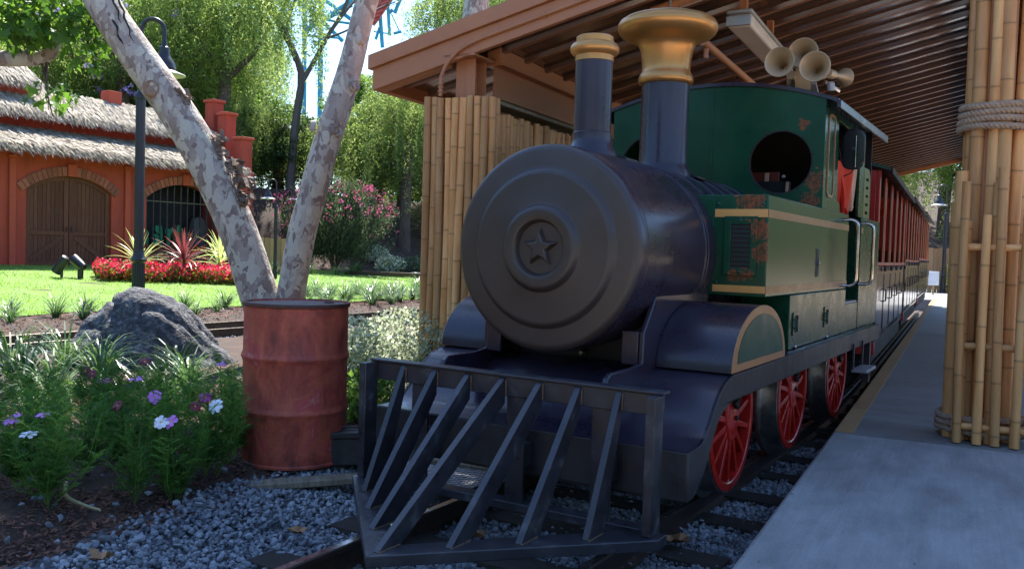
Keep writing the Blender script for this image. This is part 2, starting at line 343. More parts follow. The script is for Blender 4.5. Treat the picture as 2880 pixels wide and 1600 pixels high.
# sycamore bark: flaking plates of cream, grey and brown
def bark_syc():
    m = bpy.data.materials.new('sycamore_bark'); m.use_nodes = True; t = m.node_tree; N = t.nodes; Lk = t.links.new; b = N['Principled BSDF']
    tc = N.new('ShaderNodeTexCoord'); mp = N.new('ShaderNodeMapping'); mp.inputs['Scale'].default_value = (1, 1, .62); Lk(tc.outputs['Object'], mp.inputs[0])
    wn = N.new('ShaderNodeTexNoise'); wn.inputs['Scale'].default_value = 9; wn.inputs['Detail'].default_value = 5; Lk(mp.outputs[0], wn.inputs['Vector'])
    ma = N.new('ShaderNodeVectorMath'); ma.operation = 'MULTIPLY_ADD'; ma.inputs[1].default_value = (.16, .16, .16); Lk(wn.outputs['Color'], ma.inputs[0]); Lk(mp.outputs[0], ma.inputs[2])
    col = None; hts = []
    base = N.new('ShaderNodeTexNoise'); base.inputs['Scale'].default_value = 3.2; base.inputs['Detail'].default_value = 4; Lk(mp.outputs[0], base.inputs['Vector'])
    cr = N.new('ShaderNodeValToRGB'); e = cr.color_ramp.elements; e[0].position = .38; e[0].color = (.30, .235, .20, 1); e[1].position = .62; e[1].color = (.42, .36, .31, 1)
    q = e.new(.7); q.color = (.46, .33, .21, 1)
    Lk(base.outputs[0], cr.inputs[0]); col = cr.outputs[0]
    for (s, th, c) in [(9.5, .34, (.53, .48, .40)), (15.0, .18, (.28, .215, .185)), (17, .26, (.47, .41, .35)), (28, .08, (.23, .17, .145)), (19, .20, (.56, .51, .42))]:
        v = N.new('ShaderNodeTexVoronoi'); v.inputs['Scale'].default_value = s; Lk(ma.outputs[0], v.inputs['Vector'])
        sep = N.new('ShaderNodeSeparateColor'); Lk(v.outputs['Color'], sep.inputs[0])
        mr = N.new('ShaderNodeMath'); mr.operation = 'LESS_THAN'; mr.inputs[1].default_value = th; Lk(sep.outputs[0], mr.inputs[0])
        mx = N.new('ShaderNodeMix'); mx.data_type = 'RGBA'; mx.inputs['B'].default_value = (*c, 1)
        Lk(mr.outputs[0], mx.inputs['Factor']); Lk(col, mx.inputs['A']); col = mx.outputs['Result']; hts.append(mr.outputs[0])
    Lk(col, b.inputs['Base Color']); b.inputs['Roughness'].default_value = .8
    ad = N.new('ShaderNodeMath'); ad.operation = 'ADD'; Lk(hts[0], ad.inputs[0]); Lk(hts[2], ad.inputs[1])
    n2 = N.new('ShaderNodeTexNoise'); n2.inputs['Scale'].default_value = 45; n2.inputs['Detail'].default_value = 6; Lk(mp.outputs[0], n2.inputs['Vector'])
    a2 = N.new('ShaderNodeMath'); a2.operation = 'MULTIPLY_ADD'; a2.inputs[1].default_value = .8; Lk(n2.outputs[0], a2.inputs[0]); Lk(ad.outputs[0], a2.inputs[2])
    bp = N.new('ShaderNodeBump'); bp.inputs['Strength'].default_value = .9; bp.inputs['Distance'].default_value = .02; Lk(a2.outputs[0], bp.inputs['Height']); Lk(bp.outputs[0], b.inputs['Normal'])
    return m
bark = bark_syc()
barkdark = mat('dark_bark', [(0, (.05, .035, .025)), (1, (.15, .11, .08))], 6, .9, bump=.8, bscale=30, stretch=(3, 3, .6))
barkloose = mat('peeling_bark', [(0, (.09, .05, .035)), (1, (.30, .22, .16))], 14, .9, bump=.8, bscale=40)
bareb = mat('bare_branch_bark', (.11, .09, .085), 8, .9)
thatch_m = mat('thatch', [(0, (.40, .34, .26)), (1, (.56, .49, .38))], 6, .9); tint_mul('thatch', .6, 1.25)
thatch_base = mat('thatch_bed', [(0, (.30, .25, .19)), (1, (.52, .46, .38))], 30, .95, bump=1, bscale=60, stretch=(6, 1, 1), bdist=.05)
ground_m = mat('garden_soil', [(0, (.022, .013, .009)), (.5, (.05, .028, .019)), (1, (.10, .06, .042))], 3, .95, bump=.8, bscale=25, detail=10, bdist=.04)
ballastbed = mat('ballast_bed', [(0, (.05, .052, .06)), (1, (.17, .17, .18))], 26, .9, bump=1, bscale=32, detail=3, bdist=.03)
lawn_m = mat('lawn_turf', [(0, (.10, .19, .025)), (1, (.16, .28, .04))], 3, .9, bump=.8, bscale=80)
grass_m = leafmat('grass_blade', (.09, .19, .022), (.18, .33, .05), (.27, .37, .09), trans=.4)
pepper_m = leafmat('pepper_leaf', (.09, .15, .04), (.20, .28, .085), (.33, .39, .16), trans=.6)
dark_m = leafmat('dark_leaf', (.025, .055, .015), (.065, .12, .03), (.11, .17, .05), trans=.4)
mid_m = leafmat('mid_leaf', (.05, .11, .022), (.13, .23, .045), (.23, .31, .08), trans=.55)
syc_m = leafmat('sycamore_leaf', (.045, .115, .018), (.10, .21, .03), (.19, .28, .045), trans=.5)
jac_m = leafmat('jacaranda_leaf', (.08, .15, .035), (.19, .27, .07), (.32, .38, .13), trans=.6)
lir_m = leafmat('strap_leaf', (.035, .085, .025), (.085, .17, .045), (.24, .28, .19), trans=.25, rough=.35, spec=.6)
cos_m = leafmat('feathery_leaf', (.03, .095, .016), (.085, .20, .035), (.16, .29, .06), trans=.45)
ole_m = leafmat('oleander_leaf', (.04, .065, .028), (.10, .14, .065), (.22, .26, .16), trans=.35)
sil_m = leafmat('silvery_leaf', (.16, .20, .11), (.40, .45, .31), (.66, .69, .58), trans=.4)
pink_m = leafmat('oleander_flower', (.40, .05, .13), (.56, .10, .20), (.66, .26, .33), trans=.3)
beg_m = leafmat('begonia_flower', (.40, .02, .03), (.62, .05, .06), (.72, .20, .18), trans=.3)
begl_m = leafmat('begonia_leaf', (.05, .09, .015), (.16, .14, .02), (.34, .13, .03), trans=.3)
lilac_m = leafmat('jacaranda_flower', (.25, .2, .45), (.36, .3, .58), trans=.3)
cordg_m = leafmat('lime_sword_leaf', (.24, .33, .08), (.52, .58, .24), (.5, .52, .3), trans=.3, rough=.35, spec=.6)
cordr_m = leafmat('bronze_sword_leaf', (.13, .03, .025), (.26, .07, .06), (.42, .22, .2), trans=.2, rough=.3, spec=.7)
dryleaf_m = mat('dry_leaf', [(0, (.20, .09, .035)), (1, (.38, .2, .09))], 20, .7)
stem_m = mat('green_stem', (.07, .12, .03), 10, .6)
twig_m = mat('pale_twig', (.36, .32, .16), 10, .7)
PET = {k: mat('petal_'+k, [(0, [c*.8 for c in v]), (1, v)], 60, .5, objvar=.1) for k, v in dict(white=(.80, .80, .82), pink=(.62, .22, .62), magenta=(.50, .05, .30), crimson=(.16, .008, .02)).items()}
pollen_m = mat('flower_centre', (.62, .36, .03), 40, .8)

# ---------------------------------------------------------------- frames of reference
O = Vector((-.026, 3.776, 0)); YAW = math.atan2(.852, .524)            # locomotive: local x to the rear, y to its left in the picture
AX = Vector((.524, .852, 0)); BX = Vector((.852, -.524, 0))
SYAW = math.radians(63); A2 = Vector((math.cos(SYAW), math.sin(SYAW), 0)); B2 = Vector((math.sin(SYAW), -math.cos(SYAW), 0))
T0 = Vector((-5.8, 9.95, 0)); TS = Vector((.546, .838, 0)); TN = Vector((-.838, .546, 0)); TYAW = math.atan2(.838, .546)
def S3(a, b, z): p = A2*a+B2*b; return Vector((p.x, p.y, z))
def L3(a, b, z): p = O+AX*a+BX*b; return Vector((p.x, p.y, z))
def T3(s, u, z): p = T0+TS*s+TN*u; return Vector((p.x, p.y, z))
def sst(x, a, b):
    t = np.clip((x-a)/(b-a), 0, 1); return t*t*(3-2*t)
def G(x, y):
    """ground height"""
    x = np.asarray(x, float); y = np.asarray(y, float)
    s = (x-T0.x)*TS.x+(y-T0.y)*TS.y; u = (x-T0.x)*TN.x+(y-T0.y)*TN.y
    b = (x-O.x)*BX.x+(y-O.y)*BX.y; a = (x-O.x)*AX.x+(y-O.y)*AX.y
    b2 = x*B2.x+y*B2.y; a2 = x*A2.x+y*A2.y
    h = .45*np.clip((u-2.6)/7.4, 0, 1)
    u0 = 18-9.2*sst(s, 11.5, 16.5)
    h = h+np.where(u > u0, .46*(u-u0), 0)*(1-sst(h*0+u, 40, 60)*.3)
    h = np.minimum(h, np.where(s > 11, 2.9, 9)+.02*u)
    # far side beyond the line: low bank
    h = h+.25*np.clip(a2-37, 0, 30)*(u < u0)
    near = sst(b, -1.62, -1.25)*(a < 6); far = sst(b2, -3.5, -3.1)*(a >= 5)*(a2 < 40)
    h = h-.22*np.maximum(near, far)*(u < 0)
    strip = (1-sst(np.abs(u), 1.0, 1.4))*(s < 40)
    h = h-.2*strip
    return h
def axis(*segs):
    out = []
    for a, b, st in segs: out += list(np.arange(a, b-1e-6, st))
    return np.array(out+[segs[-1][1]])
gx = axis((-320, -60, 20), (-60, -20, 2), (-20, -8, .6), (-8, 4, .14), (4, 16, .7), (16, 60, 2.5), (60, 320, 20))
gy = axis((-320, -40, 20), (-40, 0, 2.5), (0, 2, .4), (2, 11, .14), (11, 30, .45), (30, 80, 1.6), (80, 320, 20))
XX, YY = np.meshgrid(gx, gy, indexing='ij'); ZZ = G(XX, YY)
ZZ = ZZ+rng.normal(0, .012, ZZ.shape)*(np.abs(XX) < 12)
ny = len(gy); ii, jj = np.meshgrid(np.arange(len(gx)-1), np.arange(ny-1), indexing='ij'); k = (ii*ny+jj).ravel()
gme = np_mesh('ground', np.stack([XX, YY, ZZ], -1), np.stack([k, k+ny, k+ny+1, k+1], 1), smooth=True)
tag(link('ground', gme, ground_m), kind='structure')
# lawn
def lawn_edge(s): return 2.62+.16*math.sin(s*1.1)+.1*math.sin(s*2.7+1)
def lawn_far(s): return 11.08 if s < 12.9 else 11.08-3.5*float(sst(s, 12.9, 14.6))
LS = np.arange(-16, 17.01, .4); lv = []
for s in LS:
    e0, e1 = lawn_edge(s), lawn_far(s)
    for j in range(13):
        u = e0+(e1-e0)*j/12; p = T3(s, u, 0); lv.append((p.x, p.y, float(G(p.x, p.y))+.02+.012*math.sin(s*3+u*2)))
k = np.array([[i*13+j for j in range(12)] for i in range(len(LS)-1)]).ravel()
tag(link('lawn', np_mesh('lawn', lv, np.stack([k, k+13, k+14, k+1], 1), smooth=True), lawn_m), kind='structure')
n = 75000
ss = rng.uniform(-8, 16.5, n); uu = np.array([lawn_edge(s)+(lawn_far(s)-lawn_edge(s))*t for s, t in zip(ss, rng.uniform(-.015, 1, n)**1.35)])
px = T0.x+TS.x*ss+TN.x*uu; py = T0.y+TS.y*ss+TN.y*uu; pz = G(px, py)+.015
an = rng.uniform(0, 2*PI, n); hh = rng.uniform(.022, .055, n); wd = rng.uniform(.004, .008, n)
dx, dy = np.cos(an)*wd, np.sin(an)*wd; lx, ly = rng.normal(0, .016, n), rng.normal(0, .016, n)
V = np.stack([np.stack([px-dx, py-dy, pz], -1), np.stack([px+dx, py+dy, pz], -1), np.stack([px+lx, py+ly, pz+hh], -1)], 1)
tag(link('grass', np_mesh('grass', V, np.arange(n*3).reshape(-1, 3), rng.uniform(0, 1, n)), grass_m), kind='stuff', label='short bright green grass of the lawn')

# stones: jittered icosahedra
def ico():
    bm = bmesh.new(); bmesh.ops.create_icosphere(bm, subdivisions=1, radius=1); v = np.array([x.co[:] for x in bm.verts]); f = np.array([[q.index for q in p.verts] for p in bm.faces]); bm.free(); return v, f
IV, IF = ico()
def stones(P, R, flat=.65):
    n = len(P); V = IV[None]*rng.uniform(.62, 1.3, (n, len(IV), 1))
    V = V*np.stack([rng.uniform(.75, 1.35, n), rng.uniform(.65, 1.1, n), rng.uniform(.45, .9, n)], -1)[:, None]
    q = rng.normal(size=(n, 4)); q[:, 1:3] *= .35; q /= np.linalg.norm(q, axis=1)[:, None]; w_, x, y, z = q.T
    Rm = np.stack([1-2*(y*y+z*z), 2*(x*y-z*w_), 2*(x*z+y*w_), 2*(x*y+z*w_), 1-2*(x*x+z*z), 2*(y*z-x*w_), 2*(x*z-y*w_), 2*(y*z+x*w_), 1-2*(x*x+y*y)], -1).reshape(n, 3, 3)
    V = np.einsum('nij,nkj->nki', Rm, V)*R[:, None, None]+P[:, None]
    F = IF[None]+(np.arange(n)*len(IV))[:, None, None]
    return V.reshape(-1, 3), F.reshape(-1, 3), np.repeat(rng.uniform(0, 1, n)**1.0, len(IF))
def bed_z(b): return -.165+.135*sst(-b, .8, 1.5)
def left_edge(a): return -1.27-.16*min(1.3, max(0, (a+1.35)/1.4))+.05*math.sin(a*4.3)+.03*math.sin(a*9.1+.7)-.05*max(0, a)
# ballast beds
bv = []
AS = np.arange(-4.5, 6.5, .12)
for a in AS:
    e = left_edge(a)-.12
    for j in range(24):
        b = e+(1.15-e)*j/23; p = L3(a, b, 0); bv.append((p.x, p.y, float(bed_z(b))-.02+rnd.uniform(-.006, .006)))
k = np.array([[i*24+j for j in range(23)] for i in range(len(AS)-1)]).ravel()
tag(link('ballast_bed', np_mesh('ballast_bed', bv, np.stack([k, k+24, k+25, k+1], 1), smooth=True), ballastbed), kind='structure')
n = 60000
a = rng.uniform(-2.0, 3.4, n); b = rng.uniform(-1.75, 1.0, n); le = np.array([left_edge(q) for q in a])
keep = (b > le+rng.normal(0, .05, n)-.02)
p = np.array(O)[None]+np.array(AX)[None]*a[:, None]+np.array(BX)[None]*b[:, None]
keep &= (p[:, 0]*B2.x+p[:, 1]*B2.y < -.655) & ((a < 2.0) | (rng.uniform(0, 1, n) < .6))
p = p[keep]; p[:, 2] = bed_z(b[keep])+rng.uniform(-.016, .012, keep.sum()); R = rng.uniform(.007, .0165, len(p))*rng.choice([1, 1, 1, 1.35], len(p))
# a few strays in the mulch
st = np.stack([rng.uniform(-2.6, -1.3, 60), rng.uniform(3, 5, 60), np.full(60, .005)], -1)
P_ = np.concatenate([p, st]); R_ = np.concatenate([R, rng.uniform(.012, .022, 60)])
V, F, ti = stones(P_, R_)
tag(link('gravel', np_mesh('gravel', V, F, ti), stone_m), kind='stuff', label='blue grey crushed stone beside the front track')
# ballast of the garden line
bv = []; SS = np.arange(-14, 34, .3)
for s in SS:
    for j in range(13):
        u = -3.0+4.35*j/12+.1*math.sin(s*2+j)*(j > 2); q = T3(s, u, -.115-.03*min(1.2, abs(u))+(.10*min(1, max(0, -u-1.2)) )); bv.append(q[:])
k = np.array([[i*13+j for j in range(12)] for i in range(len(SS)-1)]).ravel()
tag(link('ballast_bed', np_mesh('ballast_bed', bv, np.stack([k, k+13, k+14, k+1], 1), smooth=True), ballastbed), kind='structure')
n = 26000; s = rng.uniform(-4, 13, n); u = rng.uniform(-3.0, 1.4, n)
p = np.array(T0)[None]+np.array(TS)[None]*s[:, None]+np.array(TN)[None]*u[:, None]; p[:, 2] = -.105-.03*np.minimum(1.2, np.abs(u))+.10*np.clip(-u-1.2, 0, 1)+rng.uniform(-.012, .012, n)
V, F, ti = stones(p, rng.uniform(.013, .027, n))
tag(link('gravel', np_mesh('gravel', V, F, ti), stone_m), kind='stuff', label='pale crushed stone around the garden track')
# mulch chips
def chips(P, L):
    n = len(P); an = rng.uniform(0, 2*PI, n); tl = rng.normal(0, .35, n); tw = rng.normal(0, .4, n)
    d = np.stack([np.cos(an)*np.cos(tl), np.sin(an)*np.cos(tl), np.sin(tl)], -1); sd = np.stack([-np.sin(an), np.cos(an), tw], -1)
    W = L*rng.uniform(.18, .42, n); up = np.cross(d, sd); up *= (L*.12)[:, None]
    d = d*L[:, None]; sd = sd*W[:, None]
    V = np.stack([P-d, P+sd*.9, P+d, P-sd, P+up], 1)
    F = np.array([[0, 3, 4], [3, 2, 4], [2, 1, 4], [1, 0, 4]])[None]+(np.arange(n)*5)[:, None, None]
    return V.reshape(-1, 3), F.reshape(-1, 3), np.repeat(rng.uniform(0, 1, n)**1.4, 4)
n = 42000; a = rng.uniform(-2, 3.6, n); b = -1.3-rng.uniform(0, 1, n)**1.3*3.4; le = np.array([left_edge(q) for q in a]); keep = b < le+.12+rng.normal(0, .05, n)
p = np.array(O)[None]+np.array(AX)[None]*a[keep][:, None]+np.array(BX)[None]*b[keep][:, None]; p[:, 2] = np.maximum(G(p[:, 0], p[:, 1]), bed_z(b[keep])-.01)+rng.uniform(0, .012, keep.sum())
n2 = 9000; s = rng.uniform(-5, 14, n2); u = rng.uniform(1.25, 2.75, n2); q = np.array(T0)[None]+np.array(TS)[None]*s[:, None]+np.array(TN)[None]*u[:, None]; q[:, 2] = G(q[:, 0], q[:, 1])+.008
V, F, ti = chips(np.concatenate([p, q]), np.concatenate([rng.uniform(.007, .024, len(p)), rng.uniform(.014, .036, n2)]))
tag(link('mulch', np_mesh('mulch', V, F, ti), mulch_m), kind='stuff', label='dark red brown bark mulch of the beds')

# ---------------------------------------------------------------- platform
pf = bpy.data.objects.new('platform', None); COL.objects.link(pf); pf.rotation_euler = (0, 0, SYAW); tag(pf, kind='structure')
def sb(a0, a1, b0, b1, z0, z1, mb=None): mb = mb or MB(); return mb.box(a0, a1, -b1, -b0, z0, z1)
sb(-6, 5.64, -.645, 3.5, -.35, .15).build('slab', concrete, pf, bevel=.02)
a = 5.645
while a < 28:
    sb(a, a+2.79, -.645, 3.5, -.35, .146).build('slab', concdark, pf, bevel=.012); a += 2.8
sb(5.67, 28.0, -.645+.012, -.53, .140, .1505).build('edge_stripe', yellow, pf)
tag(sb(28.1, 40, -1.2, 3.5, -.3, .12).build('path', concrete), kind='structure').rotation_euler = (0, 0, SYAW)

pz = MB(); 
for (a0, a1, b0, b1) in ((-30, 60, 3.52, 34), (-30, -6.02, -22, 3.5), (-6.0, -.6, -22, -.68)): pz.box(a0, a1, -b1, -b0, -.3, 142e-3 if b0 > 3 else -.052)
plz = pz.build('plaza', plaza_m, None, bevel=0, smooth=0); plz.rotation_euler = (0, 0, SYAW); tag(plz, kind='structure')

# ---------------------------------------------------------------- tracks
def rail_prof(h=.11):
    return [(-.045, 0), (.045, 0), (.045, .010), (.009, .022), (.009, h-.03), (.026, h-.024), (.026, h-.004), (.020, h), (-.020, h), (-.026, h-.004), (-.026, h-.024), (-.009, h-.03), (-.009, .022), (-.045, .010)]
def sweep(path, prof, mb):
    P = [Vector(p) for p in path]; vs = []; m = len(prof)
    for i, p in enumerate(P):
        d = (P[min(i+1, len(P)-1)]-P[max(i-1, 0)]); d.z = 0; d.normalize(); sd = Vector((d.y, -d.x, 0))
        vs += [p+sd*x+Vector((0, 0, z)) for x, z in prof]
    fs = [(i*m+j, i*m+(j+1) % m, (i+1)*m+(j+1) % m, (i+1)*m+j) for i in range(len(P)-1) for j in range(m)]
    fs += [tuple(range(m))[::-1], tuple((len(P)-1)*m+j for j in range(m))]
    return mb.add(vs, fs)
tr = thing('railway_track', 'rusty railway track the locomotive stands on', 'railway track')
ctr = [L3(-5, -.25, 0), L3(-3, -.06, 0), L3(-1.5, 0, 0), L3(0, 0, 0), L3(2, 0, 0), L3(4, 0, 0), S3(9.2, -1.37, 0), S3(13, -1.37, 0), S3(25, -1.37, 0)]
ctr = lerp_path(ctr, 70)
for sgn in (-1, 1):
    pts = []
    for i, p in enumerate(ctr):
        d = (ctr[min(i+1, 69)]-ctr[max(i-1, 0)]).normalized(); pts.append(p+Vector((d.y, -d.x, 0))*.475*sgn+Vector((0, 0, -.16)))
    r = sweep(pts, rail_prof(), MB()).build('rail', rail_m, tr, smooth=30)
    sweep([q+Vector((0, 0, .1095)) for q in pts], [(-.017, 0), (.017, 0), (.017, .0012), (-.017, .0012)], MB()).build('rail_head', railtop, r)
slm = MB(); slm.grid(8, 1, lambda u, v: (-.85+1.7*u, -.085+.17*v, 0)); slm = MB().box(-.85, .85, -.085, .085, -.12, 0)
sme = slm.mesh('sleeper', 0)
i = -1.7
while i < 7:
    if i < 4.6: p = L3(i, 0, -.140); rz = YAW+PI/2
    else: p = S3(i*1.0+3.05, -1.37, -.140); rz = SYAW+PI/2
    link('sleeper', sme, sleeper_m, tr, p+Vector((rnd.uniform(-.03, .03), rnd.uniform(-.03, .03), rnd.uniform(-.008, .006))), (0, 0, rz+rnd.uniform(-.02, .02))); i += .56
t2 = thing('railway_track', 'rusty garden railway track running behind the boulder and drum', 'railway track')
for u in (-.42, .42):
    pts = [T3(s, u, -.12) for s in np.linspace(-14, 36, 20)]
    r = sweep(pts, rail_prof(.12), MB()).build('rail', rail_m, t2, smooth=30)
    sweep([q+Vector((0, 0, .1195)) for q in pts], [(-.017, 0), (.017, 0), (.017, .0012), (-.017, .0012)], MB()).build('rail_head', railtop, r)
for i in range(46):
    link('sleeper', sme, sleeper_m, t2, T3(-6+i*.55, 0, -.125), (0, 0, TYAW+PI/2+rnd.uniform(-.02, .02)))

# ---------------------------------------------------------------- locomotive (local frame: a to the rear, b to the platform, c up)
loco = thing('locomotive', 'green and black park steam locomotive with brass topped funnel and slatted cowcatcher', 'locomotive', O, YAW)
LF = lambda p: (p[0], -p[1], p[2])
def M(): return MB(LF)
def lb(a0, a1, b0, b1, c0, c1): return M().box(a0, a1, b0, b1, c0, c1)
def side(loops, b0, b1): return M().plate(loops, b0, b1, lambda u, v, d: (u, d, v))     # outline in (a, c), thickness along b
def front(loops, a0, a1): return M().plate(loops, a0, a1, lambda u, v, d: (d, u, v))    # outline in (b, c), thickness along a
def circle(cx, cy, r, n=40): return [(cx+r*math.cos(2*PI*i/n), cy+r*math.sin(2*PI*i/n)) for i in range(n)]
def rrect(x0, x1, y0, y1, r, n=5):
    out = []
    for cx, cy, t0 in ((x1-r, y1-r, 0), (x0+r, y1-r, 90), (x0+r, y0+r, 180), (x1-r, y0+r, 270)):
        out += [(cx+r*math.cos(math.radians(t0+90*i/n)), cy+r*math.sin(math.radians(t0+90*i/n))) for i in range(n+1)]
    return out
# boiler and smokebox
AXIS = lambda x, y, h: (h, x, 1.212+y)
prof = [(.001, .302), (.106, .302), (.117, .294), (.124, .274), (.131, .2645), (.140, .262), (.172, .262), (.182, .2635), (.190, .269), (.197, .280), (.204, .2875), (.212, .2895), (.338, .2885), (.350, .290), (.359, .2955), (.367, .306), (.374, .3125), (.384, .3145), (.448, .3145), (.462, .3175), (.472, .325), (.479, .338), (.4832, .358), (.4835, .404), (.4815, .4065), (.4815, .411), (.4835, .413), (.4835, 1.10), (.470, 1.112), (.30, 1.113)]
bo = M().lathe(prof[1:], 96, AXIS).build('smokebox', black, loco, smooth=30)
bo.data.materials.append(blackface)
for p in bo.data.polygons:
    if abs(p.center.x) < .345 and abs(p.normal.x) > .3: p.material_index = 1
M().lathe([(.02, .293), (.122, .293), (.122, .31), (.02, .31)], 48, AXIS).build('smokebox_door_boss', blackface, bo)
sp = []
for i in range(10):
    t = PI/2+i*PI/5; r = .097 if i % 2 == 0 else .044; sp.append((r*math.cos(t), 1.212+r*math.sin(t)))
mb = M(); k = .80
vs = [(.293, x, y) for x, y in sp]+[(.272, x*k, 1.212+(y-1.212)*k) for x, y in sp]+[(.266, x*k*.82, 1.212+(y-1.212)*k*.82) for x, y in sp]
mb.add(vs, [(i, (i+1) % 10, 10+(i+1) % 10, 10+i) for i in range(10)]+[(10+i, 10+(i+1) % 10, 20+(i+1) % 10, 20+i) for i in range(10)]+[tuple(range(20, 30))])
mb.build('star', blackface, bo, smooth=40, bevel=.003)
br = M().lathe([(.30, 1.08), (.472, 1.08), (.472, 2.62), (.30, 2.62)], 72, AXIS).build('boiler', black, loco)
for i, a in enumerate([1.20, 1.235, 1.47, 1.70, 1.93, 2.16, 2.39]):
    M().lathe([(.4725, a-.016), (.4785, a-.012), (.4805, a), (.4785, a+.012), (.4725, a+.016), (.468, a)], 72, AXIS, close=True).build('boiler_band', black, br)
for a, b in ((.98, .10), (1.86, .16)):
    M().obox((a, b, 1.212+math.sqrt(.483**2-b*b)+.004), (.075, 0, 0), (0, .035, -.0105), (0, .0, .006)).build('cover_strap', black, br, bevel=.003)
# plates beside the smokebox
for sg in (1, -1):
    pl = side([[(.12, .55), (.115, .63), (.135, .672), (.17, .69), (.40, .69), (.50, .70), (.505, .84), (.60, .955), (.68, 1.075), (1.36, 1.075), (1.36, .55)]], sg*.41, sg*.435).build('saddle_plate', black, loco, bevel=.006)
    mb = M()
    for i in range(7): mb.lathe([(.009, 0), (.008, .004), (.004, .007)], 8, lambda x, y, h, i=i: (.72+i*.095+x, sg*(.435+h), 1.035+y))
    mb.build('rivet', black, pl)
    M().box(.492, .512, sg*.33 if sg > 0 else -.41, sg*.41 if sg > 0 else -.33, .69, .845).build('saddle_edge', black, pl, bevel=.004)
lb(.75, 1.36, -.405, .405, .675, .86).build('cylinder_block', darkin, loco)
lb(.735, .748, -.408, .408, .67, .93).build('smokebox_saddle', frameblk, loco)
M().lathe([(.017, 0), (.017, .02), (.010, .03)], 10, lambda x, y, h: (.70-h, .03+x, .70+y)).build('bolt', steel, loco)
# front deck, wheel skirts and fenders
HW = .805
top = [(.118, .415), (.225, .4175), (.275, .425), (.318, .443), (.378, .497), (.435, .557), (.492, .605), (.545, .635), (.60, .655), (.665, .668)]
mb = M(); th = .016
mb.plate([top+[(4.56, .672)]+[(4.56, .672-th)]+[(a+.010, c-th) for a, c in reversed(top)]], -HW, HW, lambda u, v, d: (u, d, v))
mb.build('front_deck', black, loco, smooth=30)
lb(.116, .136, -HW, HW, .212, .4135).build('front_plate', frameblk, loco, bevel=.006)
low = [(.136, .212), (.19, .216), (.25, .245), (.31, .295), (.355, .342), (.392, .390), (.428, .437), (.465, .476), (.512, .509), (.56, .528), (.62, .541), (.717, .553), (4.56, .557)]
for sg in (1, -1):
    side([[(.118, .212)]+top+[(4.56, .676)]+low[::-1][:-1]], sg*(HW-.018), sg*(HW+.002)).build('running_board_skirt', frameblk, loco, smooth=30, bevel=.003)
    FC, FW, FH = 1.10, .455, .292
    arc = [(FC+FW*math.cos(t), .674+FH*math.sin(t)) for t in np.linspace(PI, 0, 29)]
    arci = [(FC+(FW-.012)*math.cos(t), .674+(FH-.012)*math.sin(t)) for t in np.linspace(0, PI, 29)]
    fd = M().plate([arc+arci], sg*.436, sg*(HW-.005), lambda u, v, d: (u, d, v)).build('fender', black, loco, smooth=30)
    M().plate([arc], sg*.437, sg*.445, lambda u, v, d: (u, d, v)).build('fender_inner_plate', black, fd, smooth=0)
    side([[(FC-FW-.004, .676)]+arc+[(FC+FW+.004, .676)]], sg*(HW-.0045), sg*HW).build('fender_border', goldtrim, fd)
    gi = [(FC+.006+(FW-.066)*math.cos(t), .712+(FH-.080)*math.sin(t)) for t in np.linspace(PI, 0, 29)]
    side([gi], sg*(HW+.0005), sg*(HW+.003)).build('fender_panel', greenmatt, fd)
# cowcatcher
weldm = mat('rusty_weld', [(0, (.10, .055, .03)), (1, (.22, .13, .075))], 60, .7, bump=.6, bscale=200)
cw = lb(0, .012, -.74, .74, .568, .652).build('cowcatcher', slatblk, loco, bevel=.003)
lb(-.012, .055, -.745, .745, .6525, .6645).build('top_bar', slatblk, cw, bevel=.003)
for sg in (1, -1):
    b0, b1 = sorted((sg*.742, sg*.702))
    lb(-.088, -.001, b0, b1, .113, .651).build('end_post', slatblk, cw, bevel=.003)
    ap = (-.875, 0); co = (-.085, sg*.772)
    mb = M(); mb.plate([[ap, (co[0], co[1]), (co[0]+.09, co[1]), (co[0]+.09, sg*.66), (-.72, 0)]], .068, .111, lambda u, v, d: (u, v, d))
    mb.build('bottom_rail', slatblk, cw, bevel=.004)
lb(.006, .085, -.66, .66, .070, .108).build('cross_rail', slatblk, cw, bevel=.004)
for k_ in range(-3, 4):
    L_ = .826-.188*abs(k_)
    side([[(-L_, .1115), (-.002, .648), (-.002, .535), (-L_+.135, .1115)]], k_*.183-.0145, k_*.183+.0145).build('slat', slatblk, cw, bevel=.0025)
    lb(-.006, -.001, k_*.183+.0148, k_*.183+.0215, .572, .640).build('weld', weldm, cw, bevel=.001)
    M().beam((-L_+.0, k_*.183+.0165, .1125), (-L_+.12, k_*.183+.0165, .1125), .006, .005).build('weld', weldm, cw)
for b_ in (-.46, .06, .47):
    lb(.0125, .030, b_-.045, b_+.045, .10, .60).build('bracket', slatblk, cw, bevel=.003)
    lb(.031, .115, b_-.03, b_+.03, .26, .36).build('bracket_arm', frameblk, cw)
# funnels
def stack(name, a0, prof, m, n=56): return M().lathe(prof, n, lambda x, y, h: (a0+x, y, h)).build(name, m, loco, smooth=40)
s1 = stack('chimney', .775, [(.13, 1.60), (.128, 1.695), (.112, 1.72), (.101, 1.75), (.0985, 1.765), (.0985, 1.795), (.0935, 1.80), (.0935, 2.15), (.05, 2.15)], black)
g1 = M().lathe([(.05, 2.1505), (.0965, 2.1505), (.0965, 2.178), (.100, 2.181), (.112, 2.187), (.121, 2.199), (.1235, 2.212), (.120, 2.226), (.110, 2.238), (.098, 2.242), (.0935, 2.245), (.0935, 2.272), (.088, 2.276), (.055, 2.276), (.05, 2.20)], 56, lambda x, y, h: (.775+x, y, h)).build('chimney_cap', gold, s1, smooth=40)
s2 = stack('funnel', 1.72, [(.175, 1.60), (.165, 1.69), (.150, 1.715), (.141, 1.745), (.139, 2.20), (.08, 2.20)], black)
